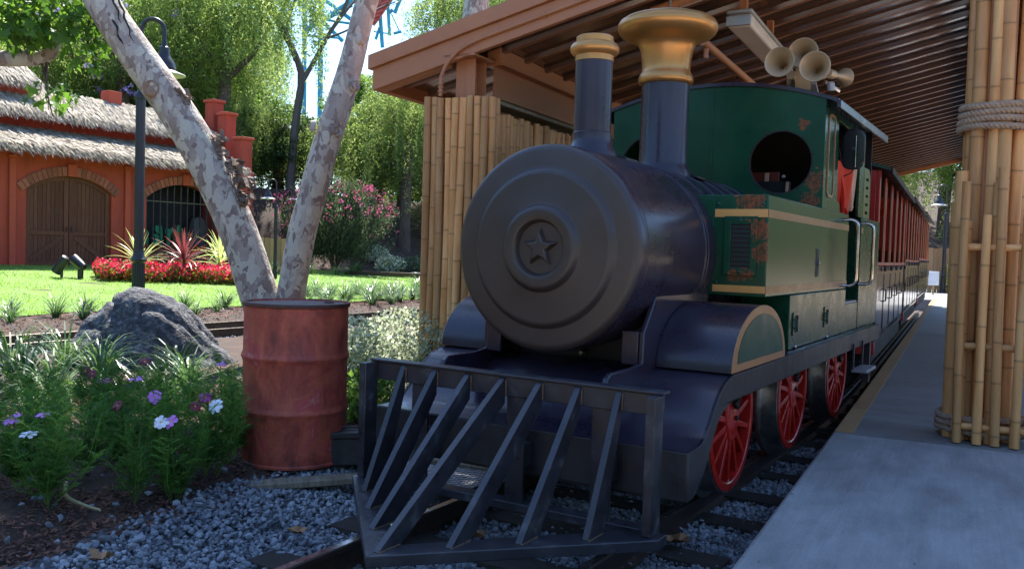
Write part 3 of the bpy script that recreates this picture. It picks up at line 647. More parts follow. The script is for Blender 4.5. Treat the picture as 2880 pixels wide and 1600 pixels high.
M().lathe([(.09, 2.2005), (.142, 2.2005), (.156, 2.206), (.162, 2.222), (.160, 2.243), (.152, 2.262), (.145, 2.270), (.142, 2.285), (.1425, 2.31), (.146, 2.35), (.152, 2.39), (.160, 2.418), (.172, 2.438), (.192, 2.452), (.222, 2.464), (.262, 2.482), (.285, 2.505), (.294, 2.528), (.292, 2.548), (.280, 2.568), (.255, 2.585), (.21, 2.600), (.15, 2.610), (.11, 2.608), (.10, 2.58), (.09, 2.5)], 64, lambda x, y, h: (1.72+x, y, h)).build('funnel_crown', gold, s2, smooth=50)
# side tanks
for sg in (1, -1):
    def rb(a0, a1, b0, b1, c0, c1): lo, hi = sorted((sg*b0, sg*b1)); return lb(a0, a1, lo, hi, c0, c1)
    tk = rb(1.362, 3.47, .28, .738, .990, 1.527).build('side_tank', worngreen, loco, bevel=.007)
    rb(1.355, 1.3615, .30, .452, .992, 1.510).build('front_panel', green, tk, bevel=.003)
    rb(1.3585, 1.3612, .456, .7385, 1.408, 1.450).build('gold_stripe', goldflat, tk)
    rb(1.3585, 1.3612, .456, .7385, 1.011, 1.048).build('gold_stripe', goldflat, tk)
    rb(1.366, 3.468, .7385, .7410, 1.4075, 1.450).build('gold_stripe', goldtrim, tk)
    rb(1.366, 3.468, .7385, .7410, 1.0105, 1.049).build('gold_stripe', goldtrim, tk)
    # vent
    lo, hi = sorted((sg*.512, sg*.688)); lo2, hi2 = sorted((sg*.548, sg*.652))
    vf = front([[(lo, 1.100), (hi, 1.100), (hi, 1.412), (lo, 1.412)], [(lo2, 1.142), (hi2, 1.142), (hi2, 1.370), (lo2, 1.370)]], 1.349, 1.3610).build('vent_frame', worngreen, tk, bevel=.0025)
    rb(1.3560, 1.3613, .5485, .6515, 1.1425, 1.3695).build('vent_dark_sheet', darkin, vf)  # dark sheet stands for the shaded vent opening
    for i in range(9): M().beam((1.3515, sg*.5485, 1.160+i*.0245), (1.3515, sg*.6515, 1.160+i*.0245), .004, .0035).build('vent_slat', greenmatt, vf)
    mb = M()
    for b_, c_ in ((.60, 1.39), (.60, 1.12), (.715, 1.478), (.475, 1.478), (.475, 1.06)): mb.lathe([(.0095, 0), (.009, .004), (.005, .007)], 10, lambda x, y, h, b_=b_, c_=c_: (1.3495 if b_ == .60 else 1.3615, sg*b_+x, c_+y) if h == 0 else ((1.3495 if b_ == .60 else 1.3615)-h, sg*b_+x, c_+y))
    mb.build('bolt', greenmatt, tk)
    rb(2.482, 2.558, .732, .7405, 1.092, 1.262).build('latch_slot_dark', darkin, tk); rb(2.475, 2.566, .7382, .7392, 1.083, 1.271).build('slot_rim', greenmatt, tk)  # dark box on the tank side, drawn for the shade inside a slot
    M().lathe([(.012, 0), (.012, .012), (.006, .016)], 10, lambda x, y, h: (2.52+x, sg*(.741+h), 1.17+y)).build('knob', chrome, tk)
    lp = rb(1.885, 3.47, .45, .738, .673, .9885).build('lower_panel', green, loco, bevel=.005)
    for a0 in (1.955, 2.775):
        f_ = side([rrect(a0, a0+.13, .752, .885, .012), rrect(a0+.018, a0+.112, .770, .867, .008)], sg*.7385, sg*.7455).build('latch_frame', green, lp, smooth=0)
        rb(a0+.02, a0+.11, .7385, .7395, .772, .865).build('latch_dark_sheet', darkin, f_)  # thin dark sheet on the flat panel imitates a shaded recess
        M().tube([(a0+.03, sg*.742, .79), (a0+.03, sg*.757, .80), (a0+.03, sg*.757, .84), (a0+.03, sg*.742, .85)], .006, 8).build('latch_handle', greenmatt, f_)
    for a0 in (2.02, 2.86):
        M().lathe([(.010, 0), (.010, .010), (.005, .014)], 10, lambda x, y, h: (a0+x, sg*(.7385+h), .684+y)).build('bolt', chrome, lp)
    # door gap, step and rear body
    rb(3.475, 3.955, .60, .735, .673, .878).build('step_panel', green, loco, bevel=.004)
    rb(3.475, 3.955, .45, .728, .879, .893).build('step_tread', greyplate, loco)
    rbod = rb(3.96, 4.80, .30, .738, .673, 1.527).build('rear_body', green, loco, bevel=.006)
    rb(3.962, 4.03, .7385, .7410, 1.4075, 1.450).build('gold_stripe', goldtrim, rbod); rb(3.962, 4.03, .7385, .7410, 1.0105, 1.049).build('gold_stripe', goldtrim, rbod)
    for a0 in (3.30, 3.93):
        M().tube(lerp_path([(a0, sg*.738, 1.478), (a0+.004, sg*.785, 1.482), (a0+.008, sg*.820, 1.465), (a0+.008, sg*.832, 1.42), (a0+.008, sg*.832, 1.25), (a0+.008, sg*.832, 1.08), (a0+.008, sg*.820, 1.035), (a0+.004, sg*.785, 1.018), (a0, sg*.738, 1.02)], 34), .0125, 10).build('grab_handle', chrome, loco, smooth=60)
    # cab side
    out = [(2.604, 1.50), (2.604, 2.226), (3.99, 2.205), (3.99, 1.5275), (3.812, 1.5275), (3.806, 2.095), (3.78, 2.105), (3.02, 2.137), (3.0, 2.12), (3.04, 1.60), (3.12, 1.585), (3.15, 1.5275), (3.15, 1.50)]
    cs = side([out], sg*.715, sg*.7365).build('cab_side', green, loco, bevel=.002)
    side([rrect(2.690, 2.885, 1.605, 2.142, .05), rrect(2.706, 2.869, 1.621, 2.126, .04)], sg*.7368, sg*.7440).build('window_trim', goldtrim, cs, smooth=0)
    side([rrect(2.704, 2.871, 1.619, 2.128, .04)], sg*.7366, sg*.7385).build('blank_pane', green, cs, smooth=0)
    # slotted panel behind the doorway
    sl = [(4.00, 1.5285), (4.27, 1.5285), (4.26, 1.86), (4.20, 1.915), (4.00, 1.915)]
    holes = [[(4.09, c), (4.19, c), (4.19, c+.024), (4.09, c+.024)] for c in (1.56, 1.625, 1.69, 1.755, 1.82)]
    lv_ = side([sl]+holes, sg*.725, sg*.737).build('slotted_panel', mat('olive_panel', (.10, .12, .035), 5, .4) if sg == 1 else bpy.data.materials['olive_panel'], loco, smooth=0)
    rb(4.01, 4.25, .69, .70, 1.535, 1.90).build('panel_backing', darkin, lv_)
lb(1.50, 3.47, -.30, .30, .674, .99).build('ash_pan', darkin, loco)
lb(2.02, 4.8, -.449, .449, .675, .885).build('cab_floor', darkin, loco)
# cab front, roof, inside
def roofc(b): return 2.352-.125*(b/.74)**2
outl = [(-.738, 1.40), (.738, 1.40)]+[(b, roofc(b)-.012) for b in np.linspace(.738, -.738, 25)]
cf = front([outl, circle(.462, 1.822, .204), circle(-.462, 1.822, .204)], 2.588, 2.603).build('cab_front', worngreen, loco, smooth=0, bevel=.002)
lb(2.583, 2.5875, -.010, .006, 1.66, 2.335).build('seam_strip', green, cf, bevel=.001)
for sg in (1, -1):
    rg = front([circle(sg*.462, 1.822, .206, 48), circle(sg*.462, 1.822, .198, 48)], 2.5855, 2.6075).build('window_rim', darkin, cf, smooth=60)
    mb = M()
    for i in range(10):
        t = 2*PI*i/10+.2; mb.box(2.5855-.006, 2.5875, sg*.462+.209*math.cos(t)-.005, sg*.462+.209*math.cos(t)+.005, 1.822+.209*math.sin(t)-.005, 1.822+.209*math.sin(t)+.005)
    mb.build('window_clip', black, rg)
mb = M(); bs = list(np.linspace(-.815, .815, 31))
mb.plate([[(b, roofc(b)+.012) for b in bs]+[(b, roofc(b)-.013) for b in reversed(bs)]], 2.575, 4.42, lambda u, v, d: (d, u, v))
rf = mb.build('cab_roof', black, loco, smooth=40, bevel=.004)
for sg in (1, -1):
    lo, hi = sorted((sg*.80, sg*.828)); lb(2.58, 4.44, lo, hi, 2.150, 2.206).build('roof_gutter', black, rf, bevel=.006)
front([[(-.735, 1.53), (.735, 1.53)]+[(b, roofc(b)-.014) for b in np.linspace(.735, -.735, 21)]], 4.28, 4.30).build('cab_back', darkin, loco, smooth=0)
M().beam((3.05, -.735, 1.62), (3.82, .70, 1.60), .012, .012).build('cab_rail', chrome, loco)
ip = lb(2.95, 3.05, .05, .42, 1.45, 1.73).build('control_panel', darkin, loco)
M().beam((2.90, .43, 1.58), (2.90, .435, 1.72), .016, .016).build('lever', cream_m, ip)
M().lathe([(.012, 0), (.012, .02)], 10, lambda x, y, h: (2.945-h, .40+x, 1.76+y)).build('gauge', chrome, ip)
for b_, c_ in ((.27, 1.74), (.63, 1.70)): lb(2.97, 2.99, b_-.012, b_+.012, c_-.06, c_+.05).build('notice_plate', cream_m, ip)
lb(3.02, 3.04, .10, .34, 1.70, 1.80).build('red_box', mat('faded_red', (.20, .03, .02), 4, .6), ip)
# wheels
WC = .352; WR = .368; WB = .038
def wheel(a0):
    g = lambda x, y, h: (a0+x, h+WB, WC+y)
    tyre = M().lathe([(WR-.05, .470), (WR+.035, .470), (WR+.038, .478), (WR+.034, .490), (WR+.006, .498), (WR, .505), (WR-.004, .592), (WR-.012, .597), (WR-.05, .597)], 64, g, close=True).build('wheel', steel, loco, smooth=40)
    M().lathe([(WR-.052, .500), (WR-.0125, .5972), (WR-.013, .6020), (WR-.050, .6045), (WR-.056, .600), (WR-.058, .52)], 64, g, close=True).build('rim', redp, tyre, smooth=40)
    M().lathe([(WR+.008, .4655), (WR+.037, .4695), (WR+.0375, .476), (WR+.02, .4695)], 64, g, close=True).build('flange', redp, tyre)
    hub = M().lathe([(.02, .50), (.095, .51), (.098, .585), (.085, .60), (.05, .612), (.02, .614)], 32, g).build('hub', redp, tyre, smooth=40)
    M().plate([[(a0-.105, WC+.01), (a0-.095, WC+.17), (a0-.04, WC+.215), (a0+.05, WC+.215), (a0+.11, WC+.16), (a0+.10, WC+.02), (a0+.05, WC-.10), (a0-.05, WC-.10)]], .53+WB, .606+WB, lambda u, v, d: (u, d, v)).build('crank_web', redp, tyre, bevel=.012)
    for r_, t_ in ((0, 0), (.028, .3), (.028, 1.87), (.028, 3.44), (.028, 5.0)):
        M().lathe([(.014, .607), (.014, .628), (.006, .634)], 8, lambda x, y, h: (a0+r_*math.cos(t_)+x, h+WB, WC+.105+r_*math.sin(t_)+y)).build('crank_bolt', darkin, tyre)
    M().lathe([(.013, .614), (.013, .626), (.006, .630)], 8, lambda x, y, h: (a0+x, h+WB, WC+.02+y)).build('crank_bolt', darkin, tyre)
    for i in range(14):
        t = 2*PI*(i+.5)/14; d = Vector((math.cos(t), 0, math.sin(t)))
        p, q = Vector((a0, .565+WB, WC))+d*.085, Vector((a0, .567+WB, WC))+d*(WR-.05)
        S = Vector((-d.z, 0, d.x)); mb = M()
        vs = [p+S*.017+Vector((0, .032, 0)), p-S*.017+Vector((0, .032, 0)), p-S*.017-Vector((0, .02, 0)), p+S*.017-Vector((0, .02, 0)), q+S*.012+Vector((0, .024, 0)), q-S*.012+Vector((0, .024, 0)), q-S*.012-Vector((0, .016, 0)), q+S*.012-Vector((0, .016, 0))]
        mb.add(vs, [(0, 1, 2, 3), (7, 6, 5, 4), (0, 4, 5, 1), (1, 5, 6, 2), (2, 6, 7, 3), (3, 7, 4, 0)]); mb.build('spoke', redp, tyre, smooth=0, bevel=.004)
    return tyre
for a0 in (1.22, 2.46, 3.80):
    wl = wheel(a0)
    o2 = dup(wl, parent=loco); o2.matrix_parent_inverse = wl.matrix_parent_inverse
    o2.rotation_euler = (0, 0, PI); o2.location = (2*a0, 0, 0)
    lb(a0-.03, a0+.03, -.49, .49, WC-.03, WC+.03).build('axle', darkin, loco)
lb(.40, 4.75, -.44, -.40, .20, .52).build('main_frame', darkin, loco); lb(.40, 4.75, .40, .44, .20, .52).build('main_frame', darkin, loco)
lb(.14, .20, -.6, .6, .20, .41).build('buffer_beam', frameblk, loco)
# cab step
stp = lb(3.42, 3.80, .81, .915, .395, .417).build('cab_step', greyplate, loco, bevel=.003)
for a0 in (3.43, 3.78): lb(a0-.012, a0+.012, .812, .824, .4175, .60).build('step_hanger', frameblk, stp)
lb(4.2, 4.26, .745, .80, .23, .55).build('step_bracket', frameblk, loco)
# horns on the cab roof
hb = M().beam((2.80, .535, 2.31), (2.76, .545, 2.47), .10, .012, up=(1, 0, 0)).build('horn_bracket', brassy, loco)
M().beam((2.90, .60, 2.29), (2.80, .60, 2.36), .04, .02).build('horn_foot', galv, hb)
def horn(p, d, R=.094, L=.22):
    d = Vector(d).normalized(); q = Vector((0, 0, 1)); X = d.cross(q).normalized(); Y = X.cross(d)
    pr = []
    for i in range(16):
        t = i/15; pr.append((.016+(R-.016)*t**2.6*.82+.18*(R-.016)*t**.8, (t-1)*L))
    pr += [(R+.004, .002), (R, .006), (R-.006, .002)]
    for i in range(14):
        t = 1-i/13; pr.append((max(.008, .012+(R-.02)*t**2.6*.82+.18*(R-.02)*t**.8), (t-1)*L*.96))
    P = Vector(p)
    h_ = M().lathe(pr, 36, lambda x, y, h: P+X*x+Y*y+d*h).build('horn', brassy, loco, smooth=60)
    M().lathe([(.006, -L-.09), (.030, -L-.09), (.032, -L-.05), (.030, -L-.012), (.017, -L-.005), (.017, -L+.01)], 20, lambda x, y, h: P+X*x+Y*y+d*h).build('horn_driver', brassy, h_, smooth=40)
    return h_
horn((2.60, .428, 2.474), (-1, .06, .0)); horn((2.68, .556, 2.538), (-1, .06, .0)); horn((2.56, .662, 2.418), (-1, .06, -.01))
horn((3.10, .74, 2.44), (1, .25, .05), .06, .16); horn((3.08, .42, 2.44), (1, -.1, .03), .06, .16)
M().tube([(2.85, .66, 2.37), (2.90, .70, 2.345), (3.0, .72, 2.335)], .016, 8).build('horn_compressor', chrome, hb)
M().lathe([(.022, 0), (.024, .05), (.015, .06)], 14, lambda x, y, h: (2.80+x, .715+y, 2.30+h)).build('horn_valve', galv, hb)
# mirror
def mir(d): return [(3.16+d*0, .835+p, q) for p, q in rrect(-.066, .066, 1.83, 2.085, .045, 6)]
pts = rrect(.742, .872, 1.828, 2.085, .05, 6)
mr_ = front([pts], 3.135, 3.165).build('mirror', lens_m, loco, smooth=0, bevel=.004)
mb = M(); mb.tube([(3.150, x, y) for x, y in pts], .0105, 8, closed=True); mb.build('mirror_rim', black, mr_, smooth=60)
M().tube([(3.122, .828, 2.045), (3.122, .828, 1.835), (3.19, .79, 1.80), (3.22, .737, 1.78)], .0045, 8).build('mirror_rod', chrome, mr_)
M().box(3.122, 3.134, .797, .828, 1.945, 1.97).build('mirror_clamp', black, mr_)
# jacket hanging in the doorway: folded cloth with depth
jk = thing('jacket', 'red jacket with pale lining hanging in the locomotive cab doorway', 'jacket', O, YAW)
def cloth(a0, a1, c0, c1, b0, amp, ph, w_=3.0, sag=.05):
    mb = M(); nu, nv = 26, 22
    def g(side_):
        def f(u, v):
            e = 1-.25*math.sin(PI*v)*math.cos(PI*(u-.5)); a = a0+(a1-a0)*(.5+(u-.5)*(1-.35*(1-v)**2+.1*math.sin(5*v+ph)))
            b = b0+amp*math.sin(w_*2*PI*u+ph+1.6*v)*(.4+.6*(1-v))+amp*.6*math.sin(5*v+7*u)+side_*(.012+.035*math.sin(PI*u)*(.4+v*.6))
            return (a, b, c0+(c1-c0)*v+sag*math.sin(PI*u)*(v-.2)*(1 if v > .5 else .6)-.03*math.sin(9*u+ph)*(1-v))
        return f
    n0 = len(mb.v); mb.grid(nu, nv, g(1)); n1 = len(mb.v); mb.grid(nu, nv, g(-1))
    rim = [i*(nv+1) for i in range(nu+1)]+[nu*(nv+1)+j for j in range(1, nv+1)]+[i*(nv+1)+nv for i in range(nu-1, -1, -1)]+[j for j in range(nv-1, 0, -1)]
    mb.fc += [(rim[i], rim[(i+1) % len(rim)], n1+rim[(i+1) % len(rim)], n1+rim[i]) for i in range(len(rim))]
    return mb
cloth(3.20, 3.66, 1.46, 1.87, .61, .022, .3).build('body', jacket_m, jk, smooth=70)
cloth(3.47, 3.78, 1.56, 1.90, .665, .016, 2.0, 1.6).build('sleeve', jacket_m, jk, smooth=70)
cloth(3.26, 3.66, 1.28, 1.60, .57, .022, 1.1).build('skirt', jacket_m, jk, smooth=70)
cloth(3.725, 3.81, 1.60, 1.90, .678, .008, 1.0, 1).build('lining', cream_m, jk, smooth=70)
M().tube([(3.3, .60, 1.925), (3.5, .62, 1.985), (3.52, .62, 2.06), (3.7, .62, 1.94)], .006, 6).build('hanger', darkin, jk)

# ---------------------------------------------------------------- coaches (station frame: x along the platform)
SF = lambda p: (p[0], -p[1], p[2])
def SM(): return MB(SF)
def s_(a0, a1, b0, b1, c0, c1): return SM().box(a0, a1, b0, b1, c0, c1)
def coach(a0, a1, label, grade):
    t = thing('coach', label, 'railway coach', S3(a0, 0, 0), SYAW, 'open sided coaches of the train')
    t.location.z = grade
    L = a1-a0; R, Lf = -.70, -2.08
    fl = s_(0, L, Lf, R, .42, .50).build('floor', darkin, t)
    s_(.1, L-.1, Lf+.2, R-.02, .22, .40).build('underframe', darkin, t)
    s_(-.02, .05, R-.16, R+.012, .30, .42).build('corner_buffer', redcoach, t, bevel=.006)
    for b0, b1 in ((R-.035, R), (Lf, Lf+.035)):
        n = 5; wd = L/n
        for i in range(n):
            d = s_(i*wd+.012, (i+1)*wd-.012, b0, b1, .40, 1.145).build('door', maroon, t, bevel=.006)
            if b0 > -1:
                s_(i*wd+.10, (i+1)*wd-.10, b1, b1+.006, .48, 1.06).build('door_panel', maroon, d, bevel=.004)
                SM().lathe([(.026, 0), (.030, .012), (.022, .03), (.010, .034)], 14, lambda x, y, h, i=i: ((i+1)*wd-.07+x, b1+.0065+h, 1.12+y)).build('door_knob', black, d)
                SM().tube([((i+1)*wd-.05, b1+.004, .78), ((i+1)*wd-.05, b1+.035, .79), ((i+1)*wd-.05, b1+.035, .90), ((i+1)*wd-.05, b1+.004, .91)], .008, 8).build('door_handle', black, d)
        s_(0, L, b0-.008, b1+.010, 1.150, 1.185).build('sill', redcoach, t, bevel=.005)
        for i in range(n+1):
            x = min(max(i*wd, .035), L-.035)
            s_(x-.03, x+.03, b0, b1, 1.186, 2.06).build('post', redcoach, t, bevel=.006)
            SM().tube([(x-.1 if i else x+.1, b1-.012 if b0 > -1 else b0+.012, 1.186), (x-.1 if i else x+.1, b1-.012 if b0 > -1 else b0+.012, 2.05)], .009, 8).build('grab_pole', goldtrim, t)
    # ends
    e = s_(0, .03, Lf+.036, R-.036, .505, 2.06).build('end_wall', redcoach, t, bevel=.004)
    s_(L-.03, L, Lf+.036, R-.036, .505, 1.15).build('end_wall', redcoach, t)
    for i in range(5):
        x = .5+i*(L-1)/4; st = s_(x, x+.06, Lf+.05, R-.05, .55, 1.32).build('seat_back', maroon, t, bevel=.01); s_(x-.34, x-.001, Lf+.05, R-.05, .82, .88).build('seat', maroon, st, bevel=.01)
    mb = SM(); bs = list(np.linspace(Lf-.09, R+.09, 17)); cc = (Lf+R)/2; hw = (R-Lf)/2+.09
    f = lambda b: 2.20-.12*((b-cc)/hw)**2
    mb.plate([[(b, f(b)) for b in bs]+[(b, f(b)-.03) for b in reversed(bs)]], -.06, L+.06, lambda u, v, d: (d, u, v))
    r = mb.build('roof', greenmatt, t, smooth=40)
    s_(-.06, L+.06, R+.085, R+.11, 2.02, 2.082).build('roof_valance', darkin, r, bevel=.004)
    return t
coach(9.0, 13.55, 'first open sided red coach, coupled behind the locomotive cab', 0)
coach(13.85, 18.3, 'second open sided red coach, between the other two', .045)
coach(18.6, 24.0, 'last open sided red coach at the far end of the platform', .09)

# ---------------------------------------------------------------- station shelter
sh = thing('station_shelter', 'brown station shelter with corrugated sloping roof over the train', 'shelter', (0, 0, 0), SYAW)
K = .2445; FZ = lambda b: 2.455+K*(b+4.235)          # bottom of the front fascia
FA = 5.80; B0 = -4.27; B1 = 2.0; AE = 22.0
DECK = lambda b: FZ(b)+.10
def slope_box(a0, a1, b0, b1, f0, f1, name, m, par, bevel=.004):
    """box following the roof slope; f0/f1: offsets of bottom and top from FZ"""
    mb = SM(); vs = [(a, b, FZ(b)+f) for a in (a0, a1) for b in (b0, b1) for f in (f0, f1)]
    mb.add(vs, [(0, 1, 3, 2), (4, 6, 7, 5), (0, 4, 5, 1), (2, 3, 7, 6), (0, 2, 6, 4), (1, 5, 7, 3)])
    return mb.build(name, m, par, bevel=bevel)
# corrugated deck: sheets with hat ribs hanging below
pan = 1.2; a = FA+.05
while a < AE-.01:
    a1 = min(a+pan, AE); n = 3; prof2 = []
    for i in range(n):
        x = a+.4*i; prof2 += [(x, 0), (x+.305, 0), (x+.317, -.034), (x+.363, -.034), (x+.375, 0)]
    prof2 = [(min(x, a1-.002), z) for x, z in prof2]+[(a1-.002, 0)]
    loop = prof2+[(a1-.002, .03), (a, .03)]
    mb = SM(); nb = 2; vs = []; m_ = len(loop)
    for j in range(nb): 
        b = (B0+.03, B1)[j]; vs += [(x, b, DECK(b)+z) for x, z in loop]
    fs = [(i, (i+1) % m_, m_+(i+1) % m_, m_+i) for i in range(m_)]+[tuple(range(m_)), tuple(range(m_, 2*m_))[::-1]]
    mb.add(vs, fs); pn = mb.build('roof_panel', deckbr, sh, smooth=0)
    # lighter brown strips on the rib faces
    for i in range(n):
        x = a+.4*i
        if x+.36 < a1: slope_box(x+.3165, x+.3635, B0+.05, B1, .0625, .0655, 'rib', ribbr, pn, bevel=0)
    a += pan
lo_b = slope_box(FA, FA+.045, B0, B1, 0, .168, 'fascia_board', roofbr, sh)
slope_box(FA-.03, FA+.04, B0-.03, B1, .170, .285, 'fascia_board', roofbr, sh)
for (b0, b1, z0, z1) in ((B0-.001, B0+.044, -.0, .166), (B0-.035, B0+.04, .170, .285)):
    slope_box(FA+.046, AE+.04, b0, b1, z0, z1, 'eave_board', roofbr, sh)
slope_box(AE, AE+.05, B0+.05, B1, -.02, .285, 'fascia_board', roofbr, sh)
slope_box(FA+.05, AE, B0+.045, B1, .14, .28, 'roof_top', roofbr, sh, bevel=0)
slope_box(FA+.05, FA+.14, B0+.045, -3.60, -.005, .055, 'soffit_board', roofbr, sh)
# posts and I-beam
def hpost(a, b, z0, z1):
    p = s_(a-.09, a+.09, b-.006, b+.006, z0, z1).build('post', roofbr, sh)
    for q in (-.09, .078): s_(a+q, a+q+.012, b-.085, b+.085, z0, z1).build('post_flange', roofbr, p, bevel=.003)
    return p
hpost(FA+.20, -3.47, -.2, 2.66)
s_(FA+.0, FA+.34, -3.60, -3.33, 2.662, 2.675).build('post_cap', roofbr, sh)
bw = s_(FA+.33, AE, -3.345, -3.333, 2.40, 2.645).build('beam', beambr, sh)
s_(FA+.33, AE, -3.42, -3.26, 2.6455, 2.662).build('beam_flange', beambr, bw); s_(FA+.33, AE, -3.40, -3.28, 2.384, 2.3995).build('beam_flange', beambr, bw)
s_(FA+.33, AE, -3.41, -3.27, 2.6625, 2.70).build('beam_packer', roofbr, bw); slope_box(FA+.33, AE-.02, -3.40, -3.29, .01, .097, 'beam_filler', roofbr, bw, bevel=0)
for a in (10.2, 14.4, 18.6): hpost(a, .16, .15, 3.58)
hpost(FA+.2, .16, .15, 3.55)
slope_box(FA+.3, AE, .06, .26, -.16, .05, 'beam', beambr, sh)
# conduit along the fascia and down to the bamboo
cp = [(FA-.012, b, FZ(b)+.085) for b in np.linspace(1, -3.1, 12)]
cp += [(FA-.014, -3.3, FZ(-3.3)+.082), (FA-.016, -3.46, FZ(-3.46)+.055), (FA-.018, -3.56, FZ(-3.56)-.01), (FA-.02, -3.605, FZ(-3.6)-.09), (FA-.02, -3.612, 2.50), (FA-.02, -3.612, 2.36)]
cd = SM().tube(lerp_path([SF(p) for p in cp], 90), .0145, 10); 
cd = MB(); cd.tube(lerp_path([SF(p) for p in cp], 90), .0145, 10); cdo = cd.build('conduit', roofbr, sh, smooth=60)
for z in (2.43, 2.40, 2.455): SM().lathe([(.012, -.008), (.022, -.006), (.022, .006), (.012, .008)], 14, lambda x, y, h, z=z: (FA-.02+x, -3.612+y, z+h)).build('conduit_coupling', roofbr, cdo)
SM().lathe([(.012, -.01), (.021, -.008), (.021, .008), (.012, .01)], 12, lambda x, y, h: (FA-.012+x, -2.75+h, FZ(-2.75)+.085+y)).build('conduit_coupling', roofbr, cdo)
# sprinkler pipes under the deck
pp = SM().tube([(6.22, -1.70, FZ(-1.7)-.35), (21.5, -1.70, FZ(-1.7)-.35)], .03, 12).build('sprinkler_pipe', roofbr, sh, smooth=60)
SM().tube([(6.25, -2.1, FZ(-2.1)+.0), (6.25, 1.9, FZ(1.9)+.0)], .034, 12).build('sprinkler_pipe', roofbr, sh, smooth=60)
for a in (6.32, 9.2): SM().tube([(a, -1.70, FZ(-1.7)-.38), (a, -1.70, FZ(-1.7)-.45)], .018, 10).build('sprinkler_head', beambr, pp)
SM().tube([(6.22, -1.95, FZ(-1.95)-.02), (6.22, -1.95, FZ(-1.95)+.09)], .012, 8).build('pipe_hanger', galv, sh)
# strip light under the roof
lg = thing('strip_light', 'long frosted strip light fixed under the shelter roof', 'light fixture', (0, 0, 0), SYAW)
zz = FZ(-1.50)-.20
b_ = SM().beam((6.45, -1.505, zz+.055), (7.75, -1.505, zz+.055), .19, .03).build('housing', galv, lg, bevel=.012)
SM().beam((6.47, -1.505, zz-.008), (7.73, -1.505, zz-.008), .178, .094).build('diffuser', tubelamp, lg, bevel=.022, seg=4)
for a in (6.449, 7.751): SM().box(a-.012, a+.012, -1.595, -1.415, zz-.052, zz+.02).build('end_cap', galv, lg, bevel=.006)
for a in (6.6, 7.6): SM().box(a-.03, a+.03, -1.53, -1.48, zz+.071, FZ(-1.5)+.062).build('hanger', beambr, lg)

# ---------------------------------------------------------------- bamboo
def culm(length, r, seed, n=14):
    """one culm, base at the origin: swollen nodes, slight sweep"""
    q = random.Random(seed); z = q.uniform(.02, .2); rings = [(0, r, 0)]; 
    while z < length-.03:
        rings += [(z-.013, r*.99, 0), (z-.004, r*1.02, .15), (z, r*1.0, .75), (z+.004, r*1.035, .15), (z+.016, r*.985, 0)]
        z += q.uniform(.22, .36)
    rings.append((length, r*.97, 0)); rings = sorted(rings)
    ph, am = q.uniform(0, 6.3), q.uniform(.002, .0075); V = []; ring = []
    for h, rr, g in rings:
        tp = 1-.05*h/max(length, .5); ox = am*math.sin(h*2.6+ph); oy = am*math.cos(h*1.9+ph)
        for i in range(n): t = 2*PI*i/n; V.append((ox+rr*tp*math.cos(t), oy+rr*tp*math.sin(t), h)); ring.append(g)
    F = [(j*n+i, j*n+(i+1) % n, (j+1)*n+(i+1) % n, (j+1)*n+i) for j in range(len(rings)-1) for i in range(n)]
    # hollow cut top
    k0 = len(V); h = length
    top_ = [(V[(len(rings)-1)*n+i][0]*1, V[(len(rings)-1)*n+i][1], h) for i in range(n)]
    cx = sum(p[0] for p in top_)/n; cy = sum(p[1] for p in top_)/n
    V += [(cx+(p[0]-cx)*.72, cy+(p[1]-cy)*.72, h) for p in top_]; V += [(cx+(p[0]-cx)*.7, cy+(p[1]-cy)*.7, h-.05) for p in top_]; ring += [0]*n+[1]*n
    b0 = (len(rings)-1)*n
    F += [(b0+i, b0+(i+1) % n, k0+(i+1) % n, k0+i) for i in range(n)]+[(k0+i, k0+(i+1) % n, k0+n+(i+1) % n, k0+n+i) for i in range(n)]+[tuple(k0+n+i for i in range(n))]
    me = bpy.data.meshes.new('culm'); me.from_pydata(V, [], F); a = me.attributes.new('ring', 'FLOAT', 'POINT'); a.data.foreach_set('value', ring)
    me.shade_smooth(); me.set_sharp_from_angle(angle=math.radians(50)); return me
# column by the left post
cl = thing('bamboo_column', 'bamboo clad column under the low left corner of the shelter roof', 'bamboo column', (0, 0, 0), SYAW)
ms = [culm(2.70, .0315, i) for i in range(6)]
cx0, cx1 = FA+.02, FA+.42; spots = []
for i in range(9): spots.append((cx0-.035+rnd.uniform(-.012, .008), -3.715+i*.0605))
for i in range(0, 2): spots.append((cx0+.02+i*.06, -3.185))
for i in range(1, 7): spots.append((cx0+.005+i*.068, -3.74))
for i, (a, b) in enumerate(spots):
    link('culm', ms[i % 6], bamboo_m, cl, SF((a, b, -.35+rnd.uniform(-.012, .012))), (rnd.uniform(-.003, .003), rnd.uniform(-.003, .003), rnd.uniform(0, 6.3)), (rnd.uniform(.96, 1.07),)*2+(1,))
wlt = thing('bamboo_wall', 'bamboo wall of upright canes on the left side of the station', 'bamboo wall', (0, 0, 0), SYAW)
ms2 = [culm(2.48, .031, 20+i, 10) for i in range(8)]
a = FA+.155; i = 0
while a < 12.5:
    link('culm', ms2[(i*5) % 8], bamboo_m, wlt, SF((a, -3.30+rnd.uniform(-.012, .012), -.2+rnd.uniform(-.02, .012))), (rnd.uniform(-.003, .003), rnd.uniform(-.002, .002), rnd.uniform(0, 6.3)), (rnd.uniform(.88, 1.08),)*2+(1,)); a += rnd.uniform(.052, .063); i += 1
s_(FA+.14, 12.6, -3.41, -3.235, 2.325, 2.352).build('cap_board', plank_m, wlt, bevel=.004)
s_(FA+.44, 22, -3.47, -3.40, -.3, 2.30).build('backing', beambr, wlt)
